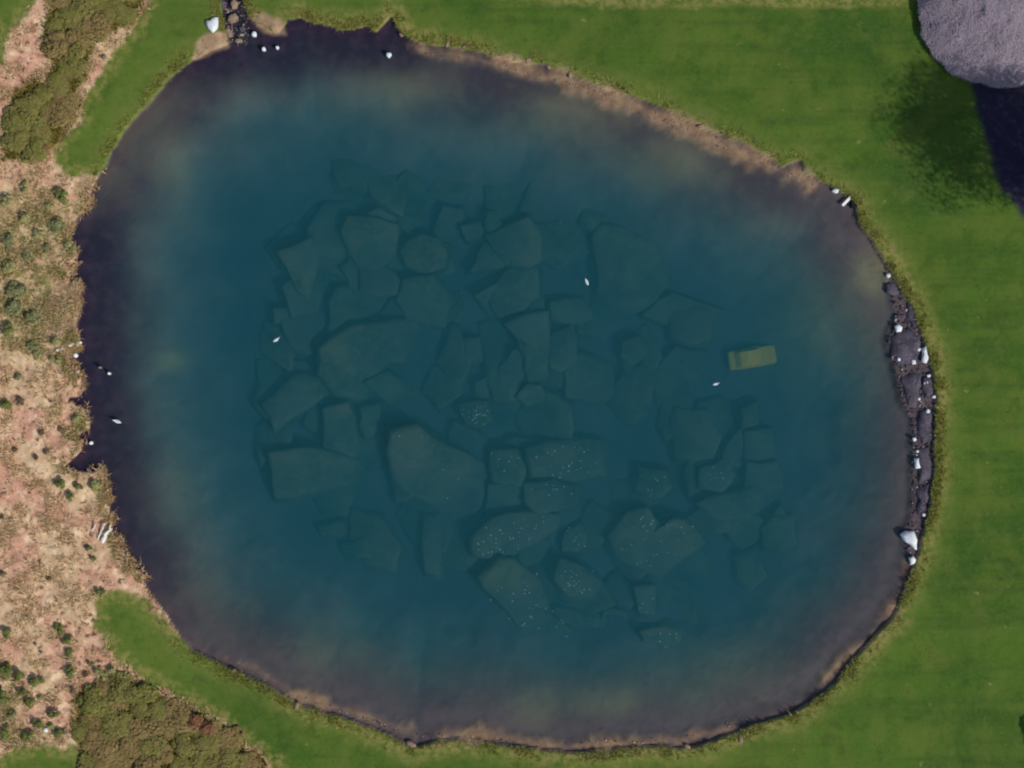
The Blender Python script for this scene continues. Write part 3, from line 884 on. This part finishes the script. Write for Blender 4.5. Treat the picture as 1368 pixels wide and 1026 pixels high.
# ------------------------------------------------------------------ sunken car
def car():
    PAINT = NT('silted_paint')
    a = PAINT.noise(1.4, 5, .6, obj=True)
    PAINT.col(PAINT.mix(PAINT.ramp(a, .35, .65), (.95, .50, .06, 1), (.95, .58, .12, 1)))
    GL = NT('silted_glass'); GL.col((.86, .52, .07, 1)); GL.b.inputs['Roughness'].default_value = .4
    RUB = NT('old_rubber'); RUB.col((.05, .05, .05, 1))
    MET = NT('dull_metal'); MET.col((.35, .34, .28, 1))
    LMP = NT('cloudy_lamp'); LMP.col((.6, .58, .45, 1))
    TL = NT('red_lamp'); TL.col((.35, .06, .04, 1))
    c = W(1006, 477, -3.2)
    zb = gh(c.x, c.y)
    root = empty('car', (c.x, c.y, zb - .12), math.radians(9))
    root.rotation_euler = (math.radians(2), math.radians(-2), math.radians(9))
    tag(root, 'pale yellowish sunken car, silt-covered, lying on the pond bed east of the stones', 'car')

    def loft(name, secs, mat, par=root, crown=.0):
        """secs: (x, half width, z0, z1)"""
        V = []; F = []
        for (x, hw, z0, z1) in secs:
            V += [(x, -hw * .92, z0), (x, -hw, z0 + (z1 - z0) * .35), (x, -hw * .97, z0 + (z1 - z0) * .8), (x, -hw * .86, z1), (x, 0, z1 + crown), (x, hw * .86, z1), (x, hw * .97, z0 + (z1 - z0) * .8), (x, hw, z0 + (z1 - z0) * .35), (x, hw * .92, z0)]
        n = 9
        for i in range(len(secs) - 1):
            for k in range(n):
                F.append((i * n + k, i * n + (k + 1) % n, (i + 1) * n + (k + 1) % n, (i + 1) * n + k))
        me = bpy.data.meshes.new(name)
        me.from_pydata(V, [], F + [tuple(range(n - 1, -1, -1)), tuple(range((len(secs) - 1) * n, len(secs) * n))])
        b = bmesh.new(); b.from_mesh(me); bmesh.ops.recalc_face_normals(b, faces=b.faces); b.to_mesh(me); b.free()
        return link(name, me, mat, par)

    def panel(name, q, mat, par):
        """thin solid quad panel"""
        q = [Vector(p) for p in q]
        nrm = (q[1] - q[0]).cross(q[3] - q[0]).normalized() * .012
        V = [p + nrm for p in q] + [p - nrm for p in q]
        F = [(0, 1, 2, 3), (7, 6, 5, 4)] + [(i, i + 4, (i + 1) % 4 + 4, (i + 1) % 4) for i in range(4)]
        me = bpy.data.meshes.new(name); me.from_pydata([tuple(v) for v in V], [], F)
        return link(name, me, mat, par)
    body = loft('body', [(-2.42, .86, .42, .86), (-2.30, .98, .30, .98), (-1.6, 1.02, .24, 1.02), (0, 1.03, .22, 1.0), (1.0, 1.02, .24, .98), (1.9, 1.0, .27, .88), (2.3, .93, .34, .78), (2.42, .80, .42, .68)], PAINT.m, crown=.04)
    cab = loft('cabin', [(-1.75, .82, .95, 1.0), (-1.15, .84, .95, 1.40), (-.4, .83, .95, 1.48), (.25, .81, .95, 1.44), (1.02, .80, .95, .99)], PAINT.m, crown=.03)
    # glass
    panel('windscreen', [(.32, -.60, 1.43), (.95, -.64, 1.06), (.95, .64, 1.06), (.32, .60, 1.43)], GL.m, cab)
    panel('rear_window', [(-1.68, -.62, 1.09), (-1.20, -.60, 1.41), (-1.20, .60, 1.41), (-1.68, .62, 1.09)], GL.m, cab)
    for s in (-1, 1):
        panel('side_window', [(-1.15, s * .825, 1.05), (-.42, s * .835, 1.05), (-.42, s * .77, 1.38), (-1.05, s * .775, 1.34)], GL.m, cab)
        panel('side_window', [(-.36, s * .835, 1.05), (.70, s * .82, 1.05), (.28, s * .765, 1.34), (-.36, s * .77, 1.38)], GL.m, cab)
        panel('door', [(-1.2, s * 1.035, .36), (-.4, s * 1.035, .36), (-.4, s * 1.035, .92), (-1.2, s * 1.035, .92)], PAINT.m, body)
        panel('door', [(-.36, s * 1.035, .36), (.8, s * 1.035, .36), (.8, s * 1.03, .92), (-.36, s * 1.035, .92)], PAINT.m, body)
        panel('mirror', [(.62, s * 1.0, 1.02), (.78, s * 1.16, 1.02), (.78, s * 1.16, 1.14), (.62, s * 1.0, 1.14)], PAINT.m, root)
        panel('headlight', [(2.33, s * .50, .66), (2.36, s * .84, .62), (2.34, s * .84, .72), (2.31, s * .50, .76)], LMP.m, root)
        panel('taillight', [(-2.40, s * .52, .72), (-2.37, s * .86, .72), (-2.37, s * .86, .86), (-2.40, s * .52, .86)], TL.m, root)
        for x in (-1.45, 1.5):
            wh = empty('wheel', (x, s * .92, .32)); wh.parent = root
            for nm, r, wd, mt in (('tyre', .33, .22, RUB.m), ('rim', .20, .235, MET.m)):
                b = bmesh.new()
                bmesh.ops.create_cone(b, cap_ends=True, segments=20, radius1=r, radius2=r, depth=wd, matrix=Matrix.Rotation(math.pi / 2, 4, 'X'))
                bmesh.ops.bevel(b, geom=[e for e in b.edges if e.is_boundary or len(e.link_faces) == 2 and abs(e.link_faces[0].normal.dot(e.link_faces[1].normal)) < .3], offset=.02, segments=2, affect='EDGES')
                m2 = bpy.data.meshes.new(nm); b.to_mesh(m2); b.free()
                link(nm, m2, mt, wh)
    panel('bumper', [(2.40, -.8, .44), (2.44, 0, .44), (2.44, 0, .54), (2.40, -.8, .54)], PAINT.m, root)


car()


# ------------------------------------------------------------------ birds afloat
def bird_mesh():
    # body of revolution along x with neck and head; one continuous skin
    prof = [(-.34, .015, .07), (-.27, .055, .075), (-.17, .105, .06), (-.03, .14, .05), (.10, .135, .055), (.19, .10, .075), (.235, .062, .13), (.255, .046, .19), (.275, .05, .235), (.31, .052, .25), (.345, .036, .245), (.37, .018, .235), (.42, .006, .228)]
    V = []; F = []; n = 10
    for (x, r, z) in prof:
        for k in range(n):
            a = 2 * math.pi * k / n
            V.append((x, math.cos(a) * r, z + math.sin(a) * r * .8))
    for i in range(len(prof) - 1):
        for k in range(n):
            F.append((i * n + k, i * n + (k + 1) % n, (i + 1) * n + (k + 1) % n, (i + 1) * n + k))
    me = mesh_np('bird_body', V, F, smooth=True)
    return me


FEATH = NT('white_feathers'); FEATH.col(FEATH.mix(FEATH.ramp(FEATH.noise(14, 3, obj=True), .4, .7), (.66, .70, .70, 1), (.50, .54, .56, 1)))
BILL = NT('bill'); BILL.col((.55, .28, .06, 1))
bmesh_bird = bird_mesh()
wing = bpy.data.meshes.new('wing')
wing.from_pydata([(-.30, .03, .13), (-.12, .125, .12), (.10, .14, .09), (.13, .09, .14), (-.05, .05, .17), (-.25, .02, .145), (-.12, .10, .06), (.08, .12, .05)], [], [(0, 1, 4, 5), (1, 2, 3, 4), (0, 6, 1), (6, 7, 2, 1)])
wing2 = bpy.data.meshes.new('wing')
wing2.from_pydata([(v.co.x, -v.co.y, v.co.z) for v in wing.vertices], [], [tuple(reversed(p.vertices)) for p in wing.polygons])
billm = bpy.data.meshes.new('bill')
billm.from_pydata([(.36, -.018, .235), (.36, .018, .235), (.45, .012, .222), (.45, -.012, .222), (.36, 0, .25), (.44, 0, .228)], [], [(0, 1, 2, 3), (0, 4, 1), (1, 4, 5, 2), (0, 3, 5, 4), (3, 2, 5)])
for k, (x, y, r, s, label) in enumerate([(369, 454, .6, 1.25, 'small white bird afloat above the western heap of sunken stones'), (784, 377, 2.0, 1.2, 'small white bird afloat beside the large oval sunken boulder'),
                                         (157, 563, 2.8, 1.45, 'small white bird afloat on the dark water off the west bank'), (956, 513, .3, 1.1, 'small greyish white bird afloat just southwest of the sunken car')]):
    b = empty('water_bird', W(x, y, WATER - .02), r); b.scale = (s * .85,) * 3
    tag(b, label, 'bird', 'white birds on the pond')
    link('body', bmesh_bird, FEATH.m, b); link('wing', wing, FEATH.m, b); link('wing', wing2, FEATH.m, b); link('bill', billm, BILL.m, b)


# ------------------------------------------------------------------ foliage
def leaf_material(name, a, b, c, rough=.75):
    n = NT(name)
    v = n.attr('v')
    rnd = n.new('ShaderNodeObjectInfo').outputs['Random']
    k = n.mix(v, a, b)
    k = n.mix(n.ramp(n.noise(.9, 3, off=4), .42, .66, 0, .7), k, c)
    k = n.mix(n.ramp(rnd, 0, 1, 0, .35), k, c)
    n.col(k)
    n.b.inputs['Roughness'].default_value = rough
    return n.m


def leaf_quads(cen, nor, size, rg, aspect=.55, up=0.0):
    """One rhombic leaf per centre."""
    n = len(cen)
    if up:
        nor = nor + np.array([0, 0, up]); nor = nor / np.linalg.norm(nor, axis=1, keepdims=True)
    t = rg.normal(size=(n, 3)); t -= nor * (t * nor).sum(1, keepdims=True); t /= np.linalg.norm(t, axis=1, keepdims=True) + 1e-9
    b = np.cross(nor, t)
    s = size[:, None]
    V = np.stack([cen - t * s, cen + b * s * aspect, cen + t * s, cen - b * s * aspect], 1).reshape(-1, 3)
    F = np.arange(4 * n).reshape(n, 4)
    return V, F


def tube_np(a, b, ra, rb, sides=5):
    a = np.array(a, float); b = np.array(b, float); ax = (b - a) / (np.linalg.norm(b - a) + 1e-9)
    u = np.cross(ax, [0, 0, 1.0]) if abs(ax[2]) < .9 else np.cross(ax, [1.0, 0, 0]); u /= np.linalg.norm(u); v = np.cross(ax, u)
    V = []
    for c, r in ((a, ra), (b, rb)):
        for k in range(sides):
            th = 2 * math.pi * k / sides
            V.append(c + (u * math.cos(th) + v * math.sin(th)) * r)
    F = [(k, (k + 1) % sides, sides + (k + 1) % sides, sides + k) for k in range(sides)]
    return np.array(V), np.array(F)


def join(parts):
    Vs, Fs, o = [], [], 0
    for V, F in parts:
        Vs.append(V); Fs.append(F + o); o += len(V)
    return np.concatenate(Vs), np.concatenate(Fs)


def crown_points(rg, n, rx, ry, rz, zc, clumps, spread):
    """points and outward normals on a lumpy crown made of overlapping clumps"""
    th = rg.uniform(0, 2 * np.pi, clumps); u = rg.uniform(-.15, 1, clumps); rad = rg.uniform(.35, .75, clumps)
    s = np.sqrt(np.clip(1 - u * u, 0, 1))
    cc = np.stack([np.cos(th) * s * rx * rad, np.sin(th) * s * ry * rad, zc + u * rz * rad], 1)
    ci = rg.integers(0, clumps, n)
    dirn = rg.normal(size=(n, 3)); dirn /= np.linalg.norm(dirn, axis=1, keepdims=True)
    dirn[:, 2] = np.abs(dirn[:, 2]) * .9 + .1 * dirn[:, 2]
    rr = rg.uniform(.55, 1.0, n) ** .5
    cl = spread * rg.uniform(.7, 1.2, clumps)[ci]
    P = cc[ci] + dirn * (rr * cl)[:, None] * np.array([rx, ry, rz])
    nor = dirn + rg.normal(size=(n, 3)) * .45
    nor /= np.linalg.norm(nor, axis=1, keepdims=True)
    return P, nor, ci


def shrub_mesh(seed, n, rz, leaf, clumps=7, flat=.75):
    """unit-radius shrub (radius 1 m in plan), with a few stems inside"""
    rg = np.random.default_rng(seed)
    P, nor, ci = crown_points(rg, n, 1, 1, rz, rz * .45, clumps, .42)
    P[:, 2] = np.maximum(P[:, 2], .03)
    V, F = leaf_quads(P, nor, rg.uniform(.6, 1.3, n) * leaf, rg, flat, .9)
    val = np.clip(rg.random(n) * .6 + rg.random(clumps)[ci] * .4, 0, 1)
    parts = [(V, F)]
    for k in range(5):
        a = rg.uniform(0, 6.28)
        parts.append(tube_np((.08 * math.cos(a), .08 * math.sin(a), -.05), (.5 * math.cos(a), .5 * math.sin(a), rz * .8), .035, .012, 4))
    V, F = join(parts)
    val = np.concatenate([val, np.full(len(F) - len(val), 0.0)])
    return V, F, val


def meshes(name, mat, seeds, **kw):
    out = []
    for s in seeds:
        V, F, val = shrub_mesh(s, **kw)
        m = mesh_np(name, V, F, val); m.materials.append(mat)
        out.append(m)
    return out


GREEN = leaf_material('green_shrub_leaf', (.085, .105, .022, 1), (.20, .205, .060, 1), (.125, .14, .040, 1))
OLIVE = leaf_material('olive_shrub_leaf', (.125, .130, .028, 1), (.195, .185, .045, 1), (.19, .150, .050, 1))
YELLOW = leaf_material('yellow_shrub_leaf', (.19, .18, .06, 1), (.36, .33, .14, 1), (.25, .24, .09, 1))
BROWN = leaf_material('brown_shrub_leaf', (.10, .065, .035, 1), (.20, .125, .07, 1), (.14, .085, .05, 1))
RED = leaf_material('reddish_shrub_leaf', (.16, .065, .035, 1), (.26, .12, .06, 1), (.20, .10, .05, 1))
MG = meshes('green_bush', GREEN, (11, 12, 13, 14), n=300, rz=.85, leaf=.15)
PALEG = leaf_material('field_green_leaf', (.11, .125, .045, 1), (.25, .24, .11, 1), (.17, .17, .075, 1))
MP = meshes('green_bush', PALEG, (15, 16, 17, 18), n=260, rz=.5, leaf=.17, clumps=9)
MY = meshes('straw_bush', YELLOW, (21, 22, 23), n=260, rz=.75, leaf=.15)
MB = meshes('brown_bush', BROWN, (31, 32), n=220, rz=.6, leaf=.14)
MO = meshes('olive_shrub', OLIVE, (41, 42, 43, 44, 45), n=900, rz=.50, leaf=.12, clumps=16)
OLIVEB = leaf_material('brown_olive_leaf', (.17, .125, .040, 1), (.255, .195, .072, 1), (.21, .14, .055, 1))
MOB = meshes('olive_shrub', OLIVEB, (46, 47, 48), n=900, rz=.46, leaf=.12, clumps=16)
MR = meshes('reddish_shrub', RED, (51,), n=620, rz=.6, leaf=.11, clumps=10)


def put_shrub(name, me, px, py, rpx, label, group, seed, cat='bush', hs=1.0):
    q = random.Random(seed)
    p = W(px, py); g = gh(p.x, p.y)
    o = bpy.data.objects.new(name, me); C.objects.link(o)
    r = rpx / PXM
    o.location = (p.x, p.y, g - .02)
    o.scale = (r * q.uniform(.85, 1.15), r * q.uniform(.85, 1.15), r * hs * q.uniform(.9, 1.2))
    o.rotation_euler = (0, 0, q.uniform(0, 6.28))
    tag(o, label, cat, group)
    return o


BUSHES = [(85, 265, 10, 'g'), (78, 258, 6, 'y'), (78, 300, 11, 'g'), (36, 342, 8, 'g'), (12, 358, 10, 'y'), (22, 388, 13, 'g'), (50, 312, 8, 'y'), (62, 330, 7, 'g'), (95, 330, 8, 'y'), (68, 275, 7, 'y'),
          (20, 408, 13, 'g'), (42, 424, 10, 'g'), (12, 442, 9, 'g'), (45, 462, 9, 'g'), (25, 503, 6, 'g'), (75, 455, 8, 'y'), (52, 474, 7, 'y'), (75, 482, 8, 'y'), (27, 537, 7, 'b'), (56, 577, 5, 'b'), (82, 573, 5, 'b'), (102, 560, 7, 'y'), (8, 540, 8, 'g'), (12, 320, 9, 'g'), (35, 290, 8, 'y'), (10, 270, 9, 'y'), (35, 250, 8, 'y'),
          (81, 644, 8, 'g'), (95, 664, 7, 'g'), (106, 650, 6, 'g'), (128, 650, 10, 'y'), (120, 733, 6, 'g'), (125, 746, 4, 'g'), (3, 690, 4, 'b'), (4, 765, 5, 'b'), (65, 773, 4, 'b'), (135, 790, 6, 'g'), (48, 611, 5, 'b'), (62, 603, 5, 'b'), (20, 600, 5, 'b'),
          (81, 841, 8, 'g'), (91, 855, 8, 'g'), (93, 872, 7, 'g'), (9, 846, 8, 'g'), (95, 898, 8, 'g'), (50, 909, 10, 'g'), (8, 893, 12, 'g'), (25, 902, 9, 'g'), (6, 931, 12, 'g'), (30, 924, 8, 'g'), (40, 939, 8, 'g'), (55, 932, 5, 'y'), (75, 953, 8, 'g'), (51, 966, 8, 'g'), (68, 970, 6, 'y'), (82, 980, 9, 'g'), (40, 982, 8, 'g'), (8, 978, 11, 'g'), (131, 897, 7, 'y'), (140, 903, 6, 'y'), (121, 886, 5, 'g'), (115, 900, 5, 'b'), (97, 922, 5, 'b'), (150, 895, 7, 'y'), (163, 905, 8, 'y'), (18, 955, 7, 'y')]
for k, (x, y, r, c) in enumerate(BUSHES):
    me = {'g': MP if y < 520 and k % 4 else MG, 'y': MY, 'b': MB}[c]; me = me[k % len(me)]
    where = 'among the straw-coloured weeds of the northern field' if y < 520 else ('at the ragged western bank' if y < 760 and x > 70 else ('on the pinkish bare earth' if y < 830 else 'around the bare patch by the southern thicket'))
    kind = {'g': ('green_bush', 'grey-green' if y < 520 and k % 4 else 'dark green'), 'y': ('straw_bush', 'straw-yellow'), 'b': ('brown_bush', 'withered brown')}[c]
    size = 'tiny' if r < 6 else ('small' if r < 9 else 'rounded')
    put_shrub(kind[0], me, x, y, r * 1.08, f'{size} {kind[1]} bush {where}', f'{size} {kind[1]} bushes {where}', k, hs=1.0)


def poisson(poly, rmin, seed, tries=4000, inset=0.0):
    q = random.Random(seed); out = []
    xs_ = [p[0] for p in poly]; ys_ = [p[1] for p in poly]
    for _ in range(tries):
        x, y = q.uniform(min(xs_), max(xs_)), q.uniform(min(ys_), max(ys_))
        if all((x - a) ** 2 + (y - b) ** 2 > rmin * rmin for a, b in out):
            P = pts([(x, y)])
            if sdf(poly, P[:, :1], P[:, 1:])[0, 0] < -inset: out.append((x, y))
    return out


for nm, poly, sd, lab in (('n', SCRUB_N, 3, 'northwest thicket'), ('s', SCRUB_S, 5, 'southern thicket')):
    for k, (x, y) in enumerate(poisson(poly, 19, sd, inset=.8)):
        if not (-30 < y < 1050): continue
        q = random.Random(k + sd * 100)
        if nm == 's' and (x - 268) ** 2 + (y - 968) ** 2 < 380: continue
        brown = (nm == 's' and (y > 985 or 200 < x < 300) and q.random() < .6) or q.random() < .22
        r = q.uniform(17, 24)
        P = pts([(x, y)])
        e = -sdf(poly, P[:, :1], P[:, 1:])[0, 0]
        if nm == 'n':
            at = 'by the upper lawn' if y < 25 else ('along the bare earth rim' if x < 40 + .25 * (110 - y) or (y > 110 and x < 35) else ('in its narrow waist' if 60 < y < 125 else ('facing the mown strip' if e < 1.7 else 'in its dense heart')))
        else:
            at = 'beside the pinkish earth' if x < 135 else ('bordering the mown strip' if e < 1.8 and y < 1000 else ('next to the reddish shrub' if (x - 268) ** 2 + (y - 966) ** 2 < 2200 else ('at its tapering grassy tip' if x > 300 else 'in its dense middle')))
        tone = 'brownish olive' if brown else 'olive green'
        size = 'broad' if r > 20.5 else 'low'
        put_shrub('olive_shrub', MOB[k % 3] if brown else MO[k % 5], x, y, r, f'{size} {tone} shrub of the {lab}, {at}', f'{size} {tone} shrubs of the {lab}, {at}', k + 1000, 'shrub', hs=q.uniform(.40, .72))
for k, (x, y) in enumerate([(262, 962), (278, 972)]):
    put_shrub('reddish_shrub', MR[0], x, y, 13, 'reddish brown shrub in the southern thicket' if k == 0 else 'reddish shrub at the tip of the thicket beside the mown strip', None, 1500 + k, 'shrub')
put_shrub('reddish_shrub', MR[0], 60, 198, 8, 'small rusty shrub at the foot of the northwest thicket', None, 1510, 'shrub')


# ------------------------------------------------------------------ grasses that cannot be counted
def blades(cx, cy, hmin, hmax, wid, per, spread, seed, lean=.5):
    rg = np.random.default_rng(seed)
    n = len(cx) * per
    bx = np.repeat(cx, per) + rg.normal(size=n) * spread; by = np.repeat(cy, per) + rg.normal(size=n) * spread
    ii = np.clip(np.rint((bx + 60) / STEP).astype(int), 0, ni - 1); jj = np.clip(np.rint((by + 47) / STEP).astype(int), 0, nj - 1)
    bz = Z[ii, jj] - .02
    h = rg.uniform(hmin, hmax, n); th = rg.uniform(0, 2 * np.pi, n); w_ = wid * rg.uniform(.6, 1.4, n)
    ln = rg.normal(size=(n, 2)) * lean * h[:, None]
    ux, uy = np.cos(th) * w_, np.sin(th) * w_
    V = np.stack([np.stack([bx - ux, by - uy, bz], 1), np.stack([bx + ux, by + uy, bz], 1), np.stack([bx + ln[:, 0], by + ln[:, 1], bz + h], 1)], 1).reshape(-1, 3)
    F = np.arange(3 * n).reshape(n, 3)
    return V, F, rg.random(n)


def pick(mask, n, seed):
    rg = np.random.default_rng(seed)
    p = mask.ravel().clip(0, None); p = p / p.sum()
    k = rg.choice(len(p), n, p=p)
    return X.ravel()[k] + rg.uniform(-.1, .1, n), Y.ravel()[k] + rg.uniform(-.1, .1, n)


inview = (np.abs(X) < 53) & (np.abs(Y) < 40)
STRAW = leaf_material('straw_blade', lin(168, 140, 100), lin(226, 204, 158), lin(190, 156, 116))
patchy = sstep(.42, .66, .5 + fbm(N2, X * .8, Y * .8, 3))
cx, cy = pick(m_field * (1 - m_scrub) * (D > .1) * inview * (.06 + patchy ** 1.5), 4200, 61)
V, F, v = blades(cx, cy, .12, .45, .045, 8, .14, 62, .8)
tag(link('dry_grass', mesh_np('dry_grass', V, F, v), STRAW), 'tufts of dry straw-coloured weeds over the bare field', 'grass', None, 'stuff')
FIELDG = leaf_material('field_green_blade', lin(112, 114, 54), lin(186, 176, 118), lin(140, 136, 78))
cx, cy = pick(m_green * (D > .1) * inview * (.2 + patchy), 2600, 63)
V, F, v = blades(cx, cy, .10, .35, .04, 7, .14, 64, .7)
tag(link('field_grass', mesh_np('field_grass', V, F, v), FIELDG), 'green weeds growing through the northern dry field', 'grass', None, 'stuff')
REED = leaf_material('shore_blade', lin(108, 116, 48), lin(176, 168, 96), lin(128, 132, 60))
rim_mask = (D > .08) * sstep(1.3, .1, D) * inview * (.12 + patchy) * np.where((PX > 640) & (PY < 260), .35, 1.0)
cx, cy = pick(rim_mask * (1 - m_sand * .8), 5200, 65)
V, F, v = blades(cx, cy, .12, .42, .03, 6, .09, 66, .7)
tag(link('shore_grass', mesh_np('shore_grass', V, F, v), REED), 'pale rough grass fringing the pond edge', 'grass', None, 'stuff')
wb = (D > -.45) * (D < .5) * sstep(215, 190, PX) * sstep(225, 260, PY) * sstep(800, 770, PY) * (.05 + sstep(.45, .6, .5 + fbm(N4, X * .9, Y * .9, 3)))
cx, cy = pick(wb, 700, 73)
V, F, v = blades(cx, cy, .18, .42, .06, 12, .12, 74, .75)
V[:, 2] = np.maximum(V[:, 2], -1.2)
tag(link('bank_reeds', mesh_np('bank_reeds', V, F, v), STRAW), 'dry straw-coloured reeds overhanging the ragged west bank', 'reeds', None, 'stuff')
OLG = leaf_material('olive_blade', lin(96, 92, 36), lin(132, 122, 56), lin(110, 100, 44))
cx, cy = pick(m_scrub * inview, 3600, 67)
V, F, v = blades(cx, cy, .2, .55, .05, 7, .16, 68, .6)
tag(link('undergrowth', mesh_np('undergrowth', V, F, v), OLG), 'olive undergrowth between the thicket shrubs', 'undergrowth', None, 'stuff')
TURF = leaf_material('turf_blade', lin(60, 90, 28), lin(104, 124, 52), lin(76, 102, 36))
cx, cy = pick((1 - m_field) * (D > .4) * (1 - m_shade) * inview * (.3 + patchy), 16000, 69)
V, F, v = blades(cx, cy, .03, .10, .03, 4, .12, 70, .9)
tag(link('turf_grass', mesh_np('turf_grass', V, F, v), TURF), 'short uneven turf over the mown lawn', 'grass', None, 'stuff')


# ------------------------------------------------------------------ trees
BARK = stone_material('bark', (.09, .075, .065, 1), (.13, .11, .10, 1), (.06, .05, .045, 1), 4)
TWIG = leaf_material('bare_twig', (.31, .25, .315, 1), (.365, .30, .36, 1), (.335, .285, .31, 1), .95)
DARKLEAF = leaf_material('dark_evergreen_leaf', (.018, .028, .022, 1), (.045, .062, .030, 1), (.028, .042, .026, 1))


def tree(name, base, trunk_h, crown_c, rx, ry, rz, nleaf, leaf, mat, aspect, label, cat, seed, clumps=40, spread=.30, droop=0.0, group=None):
    rg = np.random.default_rng(seed)
    root = empty(name, base)
    tag(root, label, cat, group)
    parts = []
    top = np.array(crown_c)
    pts_ = [np.array([0, 0, -.1]), np.array([.1, .05, trunk_h * .5]), np.array([top[0] * .5, top[1] * .5, trunk_h]), top]
    rad = [.42, .34, .28, .08] if trunk_h > 2 else [.3, .25, .2, .08]
    for i in range(3):
        parts.append(tube_np(pts_[i], pts_[i + 1], rad[i], rad[i + 1], 9))
    for k in range(34):
        a = rg.uniform(0, 6.28); t = rg.uniform(.55, 1.15)
        s = pts_[2] + (pts_[3] - pts_[2]) * rg.uniform(-.2, .6)
        e = top + np.array([math.cos(a) * rx * .85, math.sin(a) * ry * .85, rz * rg.uniform(-.5, .7)]) * np.array([t, t, 1]) * .8
        m_ = (s + e) / 2 + np.array([0, 0, rg.uniform(.2, .8)])
        parts.append(tube_np(s, m_, .13, .08, 6)); parts.append(tube_np(m_, e, .08, .025, 5))
    V, F = join(parts)
    link('trunk', mesh_np('trunk', V, F), BARK, root)
    if name == 'bare_tree':                      # broad low dome of fine twigs
        a = rg.uniform(0, 2 * np.pi, nleaf); u = np.sqrt(rg.random(nleaf))
        rim = 1 + .014 * np.sin(5 * a + 1) + .010 * np.sin(11 * a) + .008 * np.sin(23 * a + 2) + np.abs(rg.normal(size=nleaf)) * .012
        px_, py_ = np.cos(a) * u * rx * rim * .92, np.sin(a) * u * ry * rim * .92
        lumpz = fbm(N2, px_ * .55 + 40, py_ * .55 + 40, 3)
        pz_ = rz * (1 - u ** 3.0) + 1.3 * lumpz * (1 - u ** 6) - rg.random(nleaf) ** 2 * .7 - .3
        P = np.stack([px_, py_, pz_], 1)
        nor = np.stack([px_ / rx, py_ / ry, np.ones(nleaf)], 1) + rg.normal(size=(nleaf, 3)) * .35
        nor /= np.linalg.norm(nor, axis=1, keepdims=True)
        ci = (np.floor((fbm(N4, px_ * .9, py_ * .9, 3) + .5) * clumps).astype(int)) % clumps
    else:
        P, nor, ci = crown_points(rg, nleaf, rx, ry, rz, 0, clumps, spread)
    P = P + top
    V, F = leaf_quads(P, nor, rg.uniform(.6, 1.35, nleaf) * leaf, rg, aspect, 3.0 if name == 'bare_tree' else .5)
    val = np.clip(rg.random(nleaf) * .55 + rg.random(clumps)[ci] * .45, 0, 1)
    link('crown', mesh_np('crown', V, F, val), mat, root)
    return root


c = W(1340, 2, 1.5)
tree('bare_tree', (c.x, c.y, 0), .8, (0, 0, 1.2), 8.9, 8.9, 2.3, 190000, .075, TWIG, .38, 'broad grey-purple tree with a dense leafless crown of twigs at the lawn edge', 'tree', 81, clumps=420, spread=.20)
b = W(1476, 296)
tree('evergreen_tree', (b.x, b.y, 0), 5.0, (0, 0, 13.0), 10.4, 8.6, 7.4, 34000, .13, DARKLEAF, .5, 'tall dark evergreen tree shading the lawn beside the grey-purple tree', 'tree', 83, clumps=120, spread=.26)
b = W(1432, 1010)
tree('evergreen_tree', (b.x, b.y, 0), 1.2, (0, 0, 3.0), 2.2, 2.2, 2.4, 6000, .16, DARKLEAF, .5, 'small dark evergreen tree at the southeast corner of the lawn', 'tree', 85, clumps=50, spread=.28)
